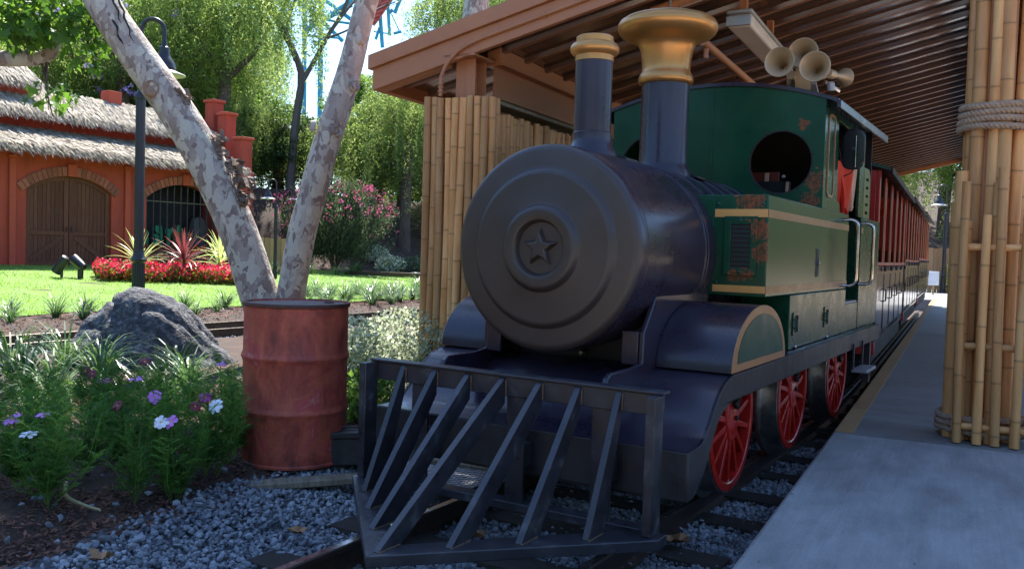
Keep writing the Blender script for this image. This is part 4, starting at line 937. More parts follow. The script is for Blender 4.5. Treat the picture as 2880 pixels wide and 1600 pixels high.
# column by the platform
cr = thing('bamboo_column', 'tall bamboo column bound with rope on the concrete platform', 'bamboo column', (0, 0, 0), SYAW)
ms3 = [culm(3.45, .0385, 40+i) for i in range(5)]
cA, cB = 6.02, .165; sp = [(0, 0)]
for i in range(12): sp.append((.142*math.cos(2*PI*i/12+.2), .142*math.sin(2*PI*i/12+.2)))
for i, (p, q) in enumerate(sp):
    lean = .03
    link('culm', ms3[i % 5], bamboo_m, cr, SF((cA+p, cB+q, .151)), (rnd.uniform(-.006, .006), rnd.uniform(-.006, .006), rnd.uniform(0, 6.3)), (rnd.uniform(.9, 1.12),)*2+(1,))
# lower skirt of shorter, splayed canes
ms4 = [culm(h, .036, 60+i) for i, h in enumerate((1.30, 1.42, 1.52, 1.22, 1.60))]
for i, (da, db, zr) in enumerate([(-.165, -.125, .0), (-.205, .03, 0), (-.09, -.175, 0), (.0, -.19, 0), (.09, -.17, 0)]):
    link('culm', ms4[(i*2) % 5], bamboo_m, cr, SF((cA+da, cB+db, .151)), (rnd.uniform(-.015, .015), rnd.uniform(-.015, .015), rnd.uniform(0, 6.3)), (rnd.uniform(.85, 1.1),)*2+(1,))
# ropes: twisted three-strand rope wound round the column
def rope_coil(name, label, cA, cB, R, z0, turns, rr, flat=1.0, strands=3):
    o = thing(name, label, 'rope', (0, 0, 0), SYAW)
    for k_ in range(turns):
        zc = z0+k_*rr*2.02; nseg = 150; mb = SM()
        for s in range(strands):
            path = []
            for i in range(nseg):
                t = 2*PI*i/nseg; ph = t*17+2*PI*s/strands; d = rr*.50
                R_ = R+.004*math.sin(3*t+k_)+d*math.cos(ph); path.append(SF((cA+R_*math.cos(t), cB+R_*flat*math.sin(t), zc+.006*math.sin(2*t+k_*1.3)+d*math.sin(ph))))
            mb2 = MB(); mb2.tube(path, rr*.58, 7, closed=True); n0 = len(mb.v); mb.v += mb2.v; mb.fc += [tuple(i+n0 for i in f) for f in mb2.fc]
        mb.build('rope_turn', rope_m, o, smooth=60)
    return o
rope_coil('rope_binding', 'thick natural rope wound four times high around the platform bamboo column', cA, cB, .196, 2.005, 4, .0205)
rope_coil('rope_binding', 'rope wound around the foot of the platform bamboo column', cA+.02, cB-.005, .235, .20, 3, .02)
# bamboo fence on the platform, running to the right from the column
fn = thing('bamboo_fence', 'low bamboo fence on the platform beside the roped column', 'bamboo fence', (0, 0, 0), SYAW)
ms5 = [culm(h, .027, 80+i) for i, h in enumerate((1.33, 1.52, 1.24, 1.43, 1.38, 1.6))]
for i in range(15):
    b = .035+i*.098
    link('culm', ms5[(i*5+1) % 6], bamboo_m, fn, SF((5.745+rnd.uniform(-.004, .004), b, .154)), (rnd.uniform(-.022, .022), rnd.uniform(-.012, .012), rnd.uniform(0, 6.3)), (rnd.uniform(.92, 1.1),)*2+(1,))
rm = culm(1.62, .0215, 95)
for z in (1.30, .72, .245): 
    for a in (5.795,):
        link('rail', rm, bamboo_m, fn, SF((a, .0, z)), (PI/2, 0, 0))
ms6 = [culm(h, .03, 100+i) for i, h in enumerate((1.15, 1.3, 1.2))]
for i in range(6): link('culm', ms6[i % 3], bamboo_m, fn, SF((5.845+rnd.uniform(-.01, .01), .42+i*.24, .154)), (rnd.uniform(-.02, .02), rnd.uniform(-.03, .03), rnd.uniform(0, 6.3)))
# dark wall panel far behind the fence

# ---------------------------------------------------------------- red garden building (frame: s along the wall, u to the back, z up)
bd = thing('red_building', 'red stucco garden building with thatched roofs, arched wooden doors and barred window', 'building', T0, TYAW)
def bb(s0, s1, u0, u1, z0, z1): return MB().box(s0, s1, u0, u1, z0, z1)
def arch(c, half, z0, zs, zc, n=20):
    rise = zc-zs; R = (half*half+rise*rise)/(2*rise); t0 = math.asin(half/R)
    return [(c-half, z0), (c+half, z0)]+[(c+R*math.sin(t), zc-R+R*math.cos(t)) for t in np.linspace(t0, -t0, n)], R, t0
WU = 11.1
ops = [(7.225, 1.105, .44, 2.33, 2.70), (10.55, 1.20, .44, 2.33, 2.74), (3.9, 1.105, .44, 2.33, 2.70)]
outl = [(-3, .2), (12.25, .2), (12.25, 3.32), (-3, 3.32)]
MB().plate([outl]+[arch(*o)[0] for o in ops], WU, WU+.28, lambda u, v, d: (u, d, v)).build('wall', redwall, bd, smooth=0)
bb(-3, 12.25, WU+1.2, WU+1.4, 3.2, 4.42).build('clerestory_wall', redwall, bd)
for i in range(20): bb(4.2+i*.42, 4.215+i*.42, WU+1.192, WU+1.1995, 3.75, 4.30).build('clerestory_batten', redtrim, bd)
bb(-3, 12.3, WU+3.6, WU+3.8, .2, 3.4).build('wall', redwall, bd)
for s0 in (5.70, 8.69, 11.86, 2.3):
    p = bb(s0, s0+.16, WU-.06, WU-.002, .3, 3.02).build('pilaster', redtrim, bd, bevel=.012)
    bb(s0-.03, s0+.19, WU-.085, WU-.002, 3.022, 3.09).build('pilaster_cap', redtrim, p, bevel=.01)
bb(-3, 12.25, WU-.05, WU-.003, .25, .60).build('plinth', redwall, bd, bevel=.01) if False else None
# brick arches
for (c, half, z0, zs, zc) in ops:
    _, R, t0 = arch(c, half, z0, zs, zc); zc0 = zc-R; n = 22; t0 += .07
    ring = [(c+(R+.235)*math.sin(t), zc0+(R+.235)*math.cos(t)) for t in np.linspace(-t0, t0, 30)]+[(c+(R+.005)*math.sin(t), zc0+(R+.005)*math.cos(t)) for t in np.linspace(t0, -t0, 30)]
    ab = MB().plate([ring], WU-.028, WU-.004, lambda u, v, d: (u, d, v)).build('arch', mortar, bd, smooth=0)
    for i in range(n):
        if abs(i-(n-1)/2) < 1.1: continue
        ta, tb = -t0+2*t0*(i+.08)/n, -t0+2*t0*(i+.92)/n
        q = [(c+r*math.sin(t), zc0+r*math.cos(t)) for r, t in ((R+.01, ta), (R+.01, tb), (R+.23, tb), (R+.23, ta))]
        MB().plate([q], WU-.05-rnd.uniform(0, .008), WU-.0285, lambda u, v, d: (u, d, v)).build('brick', brick_m, ab, smooth=0, bevel=.006)
    bb(c-.11, c+.13, WU-.085, WU-.0285, zc-.01, zc+.30).build('keystone', redtrim, ab, bevel=.012)
# doors
for (c, half, z0, zs, zc) in (ops[0], ops[2]):
    _, R, t0 = arch(c, half, z0, zs, zc); zt = lambda s: zc-R+math.sqrt(R*R-(s-c)**2)
    bb(c-half-.05, c+half+.05, WU+.20, WU+.26, z0-.1, zc+.02).build('door_backing', darkin, bd)
    for sg in (-1, 1):
        x0, x1 = sorted((c+sg*.008, c+sg*(half-.004)))
        dr = bb(x0, x1, WU+.12, WU+.15, z0, zs-.0).build('door', doorwood, bd)
        n = 8; w_ = (x1-x0-.24)/n
        for i in range(n):
            a_, b_ = x0+.12+i*w_+.004, x0+.12+(i+1)*w_-.004
            MB().plate([[(a_, 1.33), (b_, 1.33), (b_, zt(b_)-.12), (a_, zt(a_)-.12)]], WU+.10, WU+.1195, lambda u, v, d: (u, d, v)).build('plank', doorwood, dr, smooth=0, bevel=.003)
            bb(a_, b_, WU+.10, WU+.1195, z0+.14, 1.215).build('plank', doorwood, dr, smooth=0, bevel=.003)
        for (a_, b_) in ((x0, x0+.116), (x1-.116, x1)):
            MB().plate([[(a_, z0), (b_, z0), (b_, zt(b_)-.004), (a_, zt(a_)-.004)]], WU+.075, WU+.1195, lambda u, v, d: (u, d, v)).build('stile', doorwood, dr, smooth=0, bevel=.004)
        xs = list(np.linspace(x0+.118, x1-.118, 10))
        MB().plate([[(x, zt(x)-.116) for x in xs]+[(x, zt(x)-.004) for x in reversed(xs)]], WU+.077, WU+.1195, lambda u, v, d: (u, d, v)).build('rail', doorwood, dr, smooth=0)
        for z_, h_ in ((z0, .135), (1.22, .105)): bb(x0+.118, x1-.118, WU+.077, WU+.1195, z_, z_+h_).build('rail', doorwood, dr, bevel=.004)
        xa, xb = (x0+.13, x1-.13); za, zb = z0+.17, 1.19
        if sg > 0: za, zb = zb, za
        MB().beam((xa, WU+.09, za), (xb, WU+.09, zb), .02, .115, up=(0, 0, 1)).build('brace', doorwood, dr, bevel=.003)
        MB().tube([(c+sg*.06, WU+.075, 1.32), (c+sg*.06, WU+.045, 1.33), (c+sg*.06, WU+.045, 1.42), (c+sg*.06, WU+.075, 1.43)], .012, 8).build('handle', lampblk, dr)
# barred window
c, half, z0, zs, zc = ops[1]; _, R, t0 = arch(*ops[1]); zt = lambda s: zc-R+math.sqrt(max(0, R*R-(s-c)**2))
bb(c-half-.1, c+half+.1, WU+.9, WU+.95, .3, 2.9).build('window_back', darkin, bd)
wf = bb(c-half-.01, c+half+.01, WU+.06, WU+.30, .44, .985).build('window_panel', doorwood, bd)
bb(c-half-.02, c+half+.02, WU-.03, WU+.32, .987, 1.04).build('window_sill', doorwood, wf, bevel=.01)
for i in range(11):
    s = c-half+.10+i*(2*half-.2)/10; MB().tube([(s, WU+.16, 1.041), (s, WU+.16, zt(s)-.01)], .023, 10).build('window_bar', lampblk, wf)
MB().beam((c-half+.02, WU+.135, 2.24), (c+half-.02, WU+.135, 2.24), .022, .03).build('window_crossbar', mat('bar_bronze', (.10, .085, .04), 8, .5), wf)
def letters(txt, size, m, parent, loc, rot, name='lettering', ext=.008):
    cu = bpy.data.curves.new(name, 'FONT'); cu.body = txt; cu.size = size; cu.extrude = ext; cu.align_x = 'CENTER'; cu.space_character = 1.15
    o = bpy.data.objects.new('tmp', cu); COL.objects.link(o); bpy.context.view_layer.update()
    me = bpy.data.meshes.new_from_object(o.evaluated_get(bpy.context.evaluated_depsgraph_get())); bpy.data.objects.remove(o); bpy.data.curves.remove(cu)
    me.materials.clear(); return link(name, me, m, parent, loc, rot)
letters('CANTINA', .29, letter_m, wf, (c-.12, WU+.05, .63), (PI/2, 0, 0))
# painted cut-outs behind the bars (each a thing of its own)
def cutout(name, label, cat, loops, m, u0, th=.02, extra=None):
    o = MB().plate([loops[0]], WU+u0, WU+u0+th, lambda u, v, d: (u, d, v)).build(name, m, None, smooth=0)
    o.location = T0; o.rotation_euler = (0, 0, TYAW); return tag(o, label, cat)
def pads(cx, z, spec):
    """cactus made of flat round pads on a stem: union outline approximated as one mesh of discs"""
    mb = MB()
    for i, (dx, dz, rx, rz, an) in enumerate(spec):
        L_ = [(cx+dx+rx*math.cos(t)*math.cos(an)-rz*math.sin(t)*math.sin(an), z+dz+rx*math.cos(t)*math.sin(an)+rz*math.sin(t)*math.cos(an)) for t in np.linspace(0, 2*PI, 20, endpoint=False)]
        mb.plate([L_], WU+.46+i*.004, WU+.478+i*.004, lambda u, v, d: (u, d, v))
    return mb
def cact(cx, z, spec, label):
    o = pads(cx, z, spec).build('cactus_cutout', cactus_m, None, smooth=0); o.location = T0; o.rotation_euler = (0, 0, TYAW); tag(o, label, 'cactus cutout')
cact(c-.86, 1.05, [(0, .12, .06, .16, 0), (.0, .30, .07, .09, 0)], 'small green cactus cutout at the left end of the barred window')
cact(c-.47, 1.05, [(.06, .22, .05, .32, 0), (-.05, .42, .07, .12, .3), (-.07, .22, .06, .10, 1.0), (-.02, .08, .09, .14, 0), (-.16, .06, .05, .09, .4)], 'tall green cactus cutout with round pads behind the window bars')
cact(c-.17, 1.05, [(0, .18, .07, .28, 0), (.10, .40, .05, .13, -.6), (-.05, .36, .05, .1, .2)], 'forked green cactus cutout between tall cactus and flower pots')
cact(c+.16, 1.40, [(0, .10, .06, .12, 0), (.10, .06, .04, .07, -.3), (-.10, .03, .045, .06, .5)], 'little green cactus cutout growing from the left flower pot')
for i, (cx, lab) in enumerate(((c+.16, 'left terracotta flower pot behind the window bars'), (c+.50, 'right terracotta flower pot behind the window bars'))):
    o = MB().lathe([(.11, 1.045), (.155, 1.28), (.158, 1.30), (.18, 1.305), (.185, 1.40), (.17, 1.405), (.15, 1.38), (.10, 1.37)], 24, lambda x, y, h, cx=cx: (cx+x, WU+.50+y, h)).build('flower_pot', terra_m, None)
    o.location = T0; o.rotation_euler = (0, 0, TYAW); tag(o, lab, 'flower pot', 'terracotta pots in the window')
hs = [(c+.70, 1.05), (c+1.15, 1.05)]+[(c+.925+.225*math.cos(t), 1.62+.26*math.sin(t)) for t in np.linspace(0, PI, 18)]
cutout('dome_stone', 'pale grey dome topped stone standing in the barred window', 'stone', [hs], palegrey, .55, .16)
# thatch
def blades(n, gen, name, parent):
    P, D, L, W = gen(n); sd = np.cross(D, rng.normal(size=(n, 3))); sd /= np.linalg.norm(sd, axis=1)[:, None]+1e-9
    sd = sd*.35+np.array([1, 0, 0])*.65; sd = sd*W[:, None]
    tip = P+D*L[:, None]
    V = np.stack([P-sd, P+sd, tip+sd*.25, tip-sd*.25], 1)
    o = link(name, np_mesh(name, V, np.arange(n*4).reshape(-1, 4), rng.uniform(0, 1, n)), thatch_m, parent); tag(o, kind='stuff'); return o
def roof(s0, s1, u0, z0, u1, z1, n, nm='thatch_roof', flip=1):
    du, dz = u1-u0, z1-z0; ln = math.hypot(du, dz); nu, nz = -dz/ln, du/ln
    if nz < 0: nu, nz = -nu, -nz
    mb = MB(); mb.add([(s, u, z) for s in (s0, s1) for (u, z) in ((u0, z0), (u1, z1), (u1+nu*.0, z1-.16), (u0+nu*0, z0-.09))], [(0, 1, 5, 4), (1, 2, 6, 5), (2, 3, 7, 6), (3, 0, 4, 7), (0, 3, 2, 1), (4, 5, 6, 7)])
    r = mb.build(nm, thatch_base, bd, smooth=0)
    def gen(n):
        s = rng.uniform(s0, s1, n); v = rng.uniform(0, 1, n); m_ = n*2//5; v[:m_] = rng.uniform(-.01, .10, m_)
        P = np.stack([s, u0+du*v, z0+dz*v], -1)+np.array([0, nu, nz])*rng.uniform(.0, .05, n)[:, None]
        P[:m_, 2] -= rng.uniform(0, .10, m_)
        D = np.stack([rng.normal(0, .16, n), np.full(n, -du/ln), np.full(n, -dz/ln)], -1)+np.array([0, nu, nz])*rng.normal(.0, .035, n)[:, None]
        D[:m_, 2] -= rng.uniform(.0, .7, m_)
        D /= np.linalg.norm(D, axis=1)[:, None]
        L = rng.uniform(.16, .36, n); W = rng.uniform(.009, .024, n); W[:m_] *= .75; L[:m_] *= 1.1; return P, D, L, W
    blades(n, gen, 'thatch', r); return r
roof(3.0, 12.24, 10.50, 3.34, 12.31, 3.93, 15000)
roof(3.0, 12.24, 11.80, 4.33, 13.10, 5.06, 13000)
roof(3.0, 12.24, 14.40, 4.33, 13.12, 5.06, 1200)
# cupola
bb(2.5, 6.9, 12.55, 13.9, 4.7, 5.10).build('cupola_wall', redwall, bd)
roof(2.3, 7.15, 12.35, 5.12, 13.2, 5.62, 4500, 'cupola_roof'); roof(2.3, 7.15, 14.1, 5.12, 13.22, 5.62, 800, 'cupola_roof')
bb(9.35, 9.75, 12.9, 13.3, 4.9, 5.34).build('chimney', redtrim, bd, bevel=.01)
# stepped end parapet
pr = bb(12.262, 12.77, 10.86, 15.0, .3, 3.30).build('parapet', redwall, bd)
for (u0, u1, z) in ((10.88, 11.26, 4.24), (11.64, 12.02, 5.02), (12.22, 12.62, 5.44)):
    st_ = bb(12.36, 12.74, u0, u1, 3.302, z).build('parapet_step', redwall, pr)
    bb(12.31, 12.79, u0-.05, u1+.04, z+.002, z+.085).build('parapet_cap', redtrim, st_, bevel=.012)
[bb(12.38, 12.72, u0, u1, 3.302, z).build('parapet_infill', redwall, pr) for u0, u1, z in ((11.262, 11.638, 3.72), (12.022, 12.218, 4.5), (12.622, 15.0, 4.9))]
bb(12.775, 12.86, 10.9, 11.3, 3.15, 3.295).build('corbel', redtrim, pr, bevel=.02)

# ---------------------------------------------------------------- lamp posts
def lamp(name, label, loc, sc_, yaw, group='crook lamp posts'):
    t = thing(name, label, 'lamp post', loc, yaw, group); t.scale = (sc_,)*3
    g = lambda x, y, h: (x, y, h)
    b = MB().lathe([(.17, 0), (.17, .04), (.135, .06), (.125, .10), (.135, .14), (.105, .16), (.094, .72), (.105, .735), (.135, .755), (.140, .79), (.105, .83), (.092, .88), (.085, .95)], 28, g).build('base', lampblk, t, smooth=35)
    for i in range(16):
        a_ = 2*PI*i/16; MB().tube([(.104*math.cos(a_), .104*math.sin(a_), .17), (.095*math.cos(a_), .095*math.sin(a_), .715)], .009, 6).build('flute', lampblk, b)
    MB().lathe([(.082, .951), (.080, 3.55), (.095, 3.56), (.10, 3.60), (.085, 3.66), (.05, 3.70)], 24, g).build('post', lampblk, t, smooth=40)
    pts = [(0, 0, 3.68), (0, 0, 4.70)]+[(.19-.19*math.cos(q), 0, 4.75+.20*math.sin(q)) for q in np.linspace(0, PI, 14)]+[(.38, 0, 4.55)]
    MB().tube(pts, .038, 10).build('crook', lampblk, t, smooth=60)
    hd = MB().lathe([(.03, 4.62), (.045, 4.56), (.05, 4.50), (.085, 4.47), (.09, 4.44), (.085, 4.38), (.12, 4.29), (.165, 4.23), (.175, 4.20), (.185, 4.18), (.19, 4.14), (.20, 4.12), (.10, 4.115), (.05, 4.12)], 28, lambda x, y, h: (.38+x, y, h)).build('lamp_head', lampblk, t, smooth=35)
    MB().lathe([(.10, 4.113), (.355, 4.01), (.36, 4.0), (.35, 4.001), (.10, 4.10)], 32, lambda x, y, h: (.38+x, y, h), close=True).build('lamp_shade', shade_m, hd, smooth=50)
    MB().lathe([(.05, 4.099), (.07, 4.06), (.068, 3.97), (.03, 3.93)], 16, lambda x, y, h: (.38+x, y, h)).build('lamp_glass', galv, hd)
    return t
lamp('lamp_post', 'tall black crook lamp post on the lawn behind the boulder', (-6.54, 15.31, .05), 1, .12)
lamp('lamp_post', 'small lamp post between sycamore trunk and red building end', (-6.05, 22.3, .22), .52, PI+.2)
lamp('lamp_post', 'far small lamp post half hidden behind the sycamore trunk', (-6.45, 26.5, .5), .50, PI+.2)
lamp('lamp_post', 'black crook lamp post at the far end of the platform', (15.35, 31.2, .12), .775, PI+.1)

# ---------------------------------------------------------------- drum, box, planks, boulder
DC = (-1.205, 4.915)
dm = thing('oil_drum', 'dented rusty red oil drum standing on gravel', 'oil drum', (*DC, -.015), .4)
pr_ = [(.02, .0), (.285, .0), (.2925, .004), (.2925, .016), (.286, .022)]
def rim(z): return [(.286, z-.03), (.290, z-.018), (.2955, z-.006), (.2965, z), (.2955, z+.006), (.290, z+.018), (.286, z+.03)]
pr_ += [(.286, .10)]+rim(.295)+[(.286, .45)]+rim(.59)+[(.286, .75), (.286, .862), (.292, .868), (.2935, .878), (.291, .886), (.284, .886), (.280, .874), (.02, .872)]
mb = MB(); mb.lathe(pr_, 72, lambda x, y, h: (x, y, h)); 
from mathutils import noise as mn
mb.v = [(x*(1+.012*mn.noise((x*4, y*4, z*4)) if math.hypot(x, y) > .2 else x), y*(1+.012*mn.noise((x*4, y*4, z*4)) if math.hypot(x, y) > .2 else 1), z) if math.hypot(x, y) > .2 else (x, y, z) for x, y, z in mb.v]
mb.v = [(x, y, z) for x, y, z in mb.v]
mb.build('body', drum_m, dm, smooth=40)
MB().lathe([(.02, .8725), (.278, .8742), (.278, .877), (.02, .8765)], 48, lambda x, y, h: (x, y, h)).build('lid', drumdark, dm)
MB().lathe([(.03, .877), (.03, .884), (.022, .886), (.022, .880)], 20, lambda x, y, h: (x+.19, y+.06, h)).build('bung', drumdark, dm)
MB().lathe([(.286, .866), (.2945, .868), (.2965, .878), (.2935, .888), (.285, .888), (.284, .878)], 72, lambda x, y, h: (x, y, h), close=True).build('top_rim', drumdark, dm, smooth=50)
MB().beam((-.286, .10, .30), (-.292, .10, .32), .01, .01)
bx = thing('tool_box', 'weathered dark metal box with lid handle beside the red drum', 'metal box', (-.925, 4.86, -.015), .22)
MB().box(-.175, .175, -.085, .085, 0, .148).build('box_body', boxm, bx, bevel=.006)
l_ = MB().box(-.182, .182, -.092, .092, .149, .184).build('box_lid', boxm, bx, bevel=.006)
MB().tube([(-.10, 0, .185), (-.095, 0, .196), (.12, 0, .196), (.125, 0, .185)], .008, 8).build('lid_handle', boxm, l_)
o = MB().box(-.30, .30, -.055, .055, 0, .035).build('plank', plank_m, None, bevel=.006); o.location = (-1.02, 4.52, -.055); o.rotation_euler = (.0, -.02, .32); tag(o, 'weathered plank lying in gravel in front of the red drum', 'plank')
o = MB().box(-.42, .42, -.19, .19, 0, .012)
tp = o.build('tread_plate', greyplate, None, bevel=.002); tp.location = L3(.70, -.96, -.075); tp.rotation_euler = (0, .03, YAW+PI/2+.1); tag(tp, 'diamond pattern steel tread plate on gravel between drum and rail', 'steel plate')
mb = MB()
for i in range(26):
    for j in range(12):
        x, y = -.40+i*.032, -.175+j*.032; d = .011*(1 if (i+j) % 2 else -1); mb.obox((x, y, .0135), (.011, d, 0), (-d*.25, .003, 0), (0, 0, .0018))
mb.build('tread_pattern', greyplate, tp)
o = MB().box(-.4, .4, -.06, .06, 0, .10).build('timber', plank_m, None, bevel=.008); o.location = L3(.98, -.93, -.14); o.rotation_euler = (0, 0, YAW+PI/2+.1); tag(o, 'pale worn timber behind the steel tread plate', 'timber')
# boulder
bm = bmesh.new(); bmesh.ops.create_icosphere(bm, subdivisions=6, radius=1)
for v in bm.verts:
    p = v.co.copy(); n1 = mn.noise(p*1.1+Vector((3.1, 1.7, .4))); n2 = mn.noise(p*2.6+Vector((1, 9, 4))); n3 = mn.fractal(p*5, 1, 2, 5); rdg = abs(mn.noise(p*1.7+Vector((7, 2, 5))))
    r = 1+.17*n1+.09*n2+.035*n3-.10*max(0, .16-rdg)/.16*.6
    q = p*r; x, y, z = q
    tz = max(z, -.25)
    wx = .80*(1-.30*max(0, tz)); x = x*wx-.10*max(0, tz)+.05*(x > 0)
    v.co = (x, y*.62*(1-.2*max(0, tz)), tz*.74)
me = bpy.data.meshes.new('boulder'); bm.to_mesh(me); bm.free(); me.shade_smooth()
bo_ = link('boulder', me, rock_m, None, (-3.52, 8.5, -.02), (0, 0, .12), (.90, .9, .95)); tag(bo_, 'big grey granite boulder between flower bed and garden track', 'boulder')
for (x, y, r, lab) in ((-4.05, 27.2, .26, 'pale boulder at the foot of the hillside right of the oleander'), (-2.95, 27.0, .24, 'pale boulder beside the bamboo column at the hillside foot'), (-2.85, 26.1, .2, 'pale boulder near the dark edging rail')):
    V, F, ti = stones(np.array([[0, 0, 0]]), np.array([r])); o = link('boulder', np_mesh('boulder', V, F, smooth=True), pebble_pale, None, (x, y, float(G(x, y))+.08)); 
    sb_ = o.modifiers.new('s', 'SUBSURF'); sb_.levels = 2; sb_.render_levels = 2; tag(o, lab, 'boulder', 'pale boulders on the bank')
o = MB().beam((-4.9, 25.7, .38), (-2.2, 24.6, .40), .10, .12).build('edging_rail', rail_m, None, bevel=.006); tag(o, 'long dark rail edging the far side of the lawn', 'edging rail')

# ---------------------------------------------------------------- garden spotlights
def spot(loc, yaw, tilt, label):
    t = thing('garden_spotlight', label, 'spotlight', loc, yaw, 'garden spotlights on the lawn'); 
    MB().lathe([(.022, 0), (.022, .16), (.035, .165), (.035, .20), (.02, .21)], 12, lambda x, y, h: (x, y, h)).build('stake', lampblk, t)
    X = Vector((math.cos(tilt), 0, math.sin(tilt))); Z = Vector((-math.sin(tilt), 0, math.cos(tilt))); Y = Vector((0, 1, 0)); P = Vector((0, 0, .25)); t.scale = (1.3,)*3
    b = MB().lathe([(.03, -.14), (.055, -.13), (.07, -.08), (.082, .10), (.084, .17), (.07, .172), (.065, .15)], 20, lambda x, y, h: P+Y*x*.9+Z*y+X*h).build('lamp_body', mat('spot_green_'+label[:5], (.045, .055, .055), 8, .5) if False else lampblk, t, smooth=40)
    MB().lathe([(.01, .145), (.066, .149), (.066, .152), (.01, .150)], 18, lambda x, y, h: P+Y*x*.9+Z*y+X*h).build('lens', lens_m, b)
    return t
spot((-9.45, 18.35, .30), 2.9, -.95, 'garden spotlight tipped face down on the lawn'); 
spot((-9.2, 18.6, .30), 2.6, .45, 'garden spotlight aimed up over the lawn, beside the tipped one')
jb = MB().box(-.05, .05, -.035, .035, 0, .20).build('junction_box', lampblk, None, bevel=.006); jb.location = (-9.13, 18.5, .29); tag(jb, 'small dark junction box on the lawn under the spotlight', 'junction box')

# ---------------------------------------------------------------- fences, sign
def fence(name, label, p, q, h, pitch, z):
    p, q = Vector(p), Vector(q); d = q-p; n = int(d.length/pitch); yaw = math.atan2(d.y, d.x); t = thing(name, label, 'fence', (p.x, p.y, z), yaw)
    me = MB().box(0, pitch-.012, -.011, .011, 0, h).mesh('slat', 0)
    for i in range(n): link('slat', me, fencewood, t, (i*pitch, 0, rnd.uniform(-.01, .01)), None, (1, 1, rnd.uniform(.985, 1.01)))
    for zz in (.3, h-.3): MB().box(0, d.length, .0125, .05, zz, zz+.08).build('fence_rail', fencewood, t)
    return t
fence('wooden_fence', 'tan slatted wooden fence across the far end of the line', S3(35.5, -4.5, 0), S3(34.5, 4.5, 0), 1.72, .16, .0)
fence('wooden_fence', 'short orange wooden fence between red building and oleander', (-7.15, 24.1, 0), (-5.7, 24.4, 0), 1.0, .15, .32)
sg_ = thing('sign_board', 'blank white sign board at the far end of the train', 'sign', (14.05, 29.2, .1), -.45)
MB().box(-.16, .16, -.012, .012, .34, .80).build('board', white_m, sg_, bevel=.01); MB().box(-.025, .025, .0125, .05, 0, .7).build('sign_post', fencewood, sg_)
# dry leaves, twig
def dry(loc, r, yaw, label):
    mb = MB(); n = 15; pts = []
    for i in range(n):
        t = 2*PI*i/n; k_ = r*(1 if i % 3 == 0 else .55+.1*rnd.random()); pts.append((k_*math.cos(t), k_*math.sin(t), .010+.022*rnd.random()+.01*abs(math.sin(2*t))))
    mb.add([(0, 0, .006)]+pts, [(0, 1+i, 1+(i+1) % n) for i in range(n)]); mb.add([(0, 0, .003)]+[(x, y, z-.003) for x, y, z in pts], [(0, 1+(i+1) % n, 1+i) for i in range(n)])
    o = mb.build('dry_leaf', dryleaf_m, None, smooth=60); o.location = loc; o.rotation_euler = (0, 0, yaw); tag(o, label, 'leaf', 'fallen dry leaves')
dry((-1.52, 3.25, -.015), .055, .3, 'curled brown sycamore leaf on gravel at the mulch edge')
dry((-.93, 3.87, -.10), .05, 1.3, 'dry brown leaf on gravel left of the cowcatcher')
dry((.80, 3.98, -.125), .075, 2.0, 'large orange brown leaf on a sleeper right of the cowcatcher')
dry((1.52, 4.42, -.125), .04, 1.1, 'small tan leaf lying on a sleeper by the front wheel')
dry((-.12, 3.95, -.12), .045, .5, 'orange leaf on gravel under the cowcatcher slats')
tw = MB(); tw.tube(lerp_path([(-2.02, 3.98, .07), (-1.97, 3.88, .04), (-1.86, 3.80, .03), (-1.74, 3.72, .03)], 20), [.011-.0003*i for i in range(20)], 7)
o = tw.build('twig', twig_m, None, smooth=60); tag(o, 'bent pale yellow twig lying on the mulch', 'twig')

# ---------------------------------------------------------------- roller coaster far behind
rc = thing('roller_coaster', 'turquoise steel roller coaster supports with red track against the sky', 'roller coaster', (0, 0, 0))
def PD(x, y, Y=72):
    f, cx, cy = 2202.5, 1288, 715.5; v = _f+_x2*((x-cx)/f)-_u2*((y-cy)/f); return Vector((0, 0, 1.2))+v*(Y/v.y)
for (x0, y0, x1, y1, r, dY) in [(768, -90, 764, 330, .20, 0), (809, -90, 804, 330, .22, 0), (735, -20, 862, 104, .17, 1), (800, -12, 884, 50, .17, 1), (936, -30, 806, 55, .2, -.6), (885, 12, 800, 58, .22, .7), (806, 48, 764, 84, .2, -.7), (815, 50, 880, 60, .10, 0), (766, 90, 850, 96, .10, 0), (955, 20, 962, 120, .16, 0), (975, 0, 980, 90, .14, 1), (1010, -10, 993, 34, .16, 0), (988, 25, 976, 36, .15, 1), (985, 36, 1005, 80, .05, 0), (955, 70, 945, 100, .12, 0), (990, 85, 1010, 80, .12, 0), (940, 80, 975, 85, .06, 0)]:
    MB().tube([PD(x0, y0, 72+dY), PD(x1, y1, 72+dY)], r, 10).build('support', coaster_m, rc)
tk_ = MB(); 
tk_.beam(PD(1000, -40, 71.5), PD(930, 58, 71.5), .9, .25, up=(0, 1, 0)); tkb = tk_.build('track', coastred, rc)
for i in range(9):
    t = i/8; a_ = PD(1000, -40, 71)*(1-t)+PD(930, 58, 71)*t; MB().beam(a_+Vector((-.7, 0, -.3)), a_+Vector((.5, 0, .25)), .12, .12, up=(0, 1, 0)).build('track_tie', coastred, tkb)
MB().tube([PD(987, -50, 71), PD(917, 50, 71)], .12, 8).build('track_tube', coastred, tkb)
CAN1 = [(-2.2, 8.8, 7.6, 1.5, 1.15, .9), (-.5, 8.4, 7.6, 1.7, 1.3, .9), (1.2, 8.3, 7.8, 1.6, 1.5, 1)]
CAN2 = [(2.4, 8.3, 8.0, 1.8, 1.6, 1.0), (4.4, 8.6, 8.2, 1.8, 1.7, 1.0), (2.2, 7.0, 7.6, 1.4, 1.0, .8)]  # unseen leaf clumps placed to keep sun off the platform
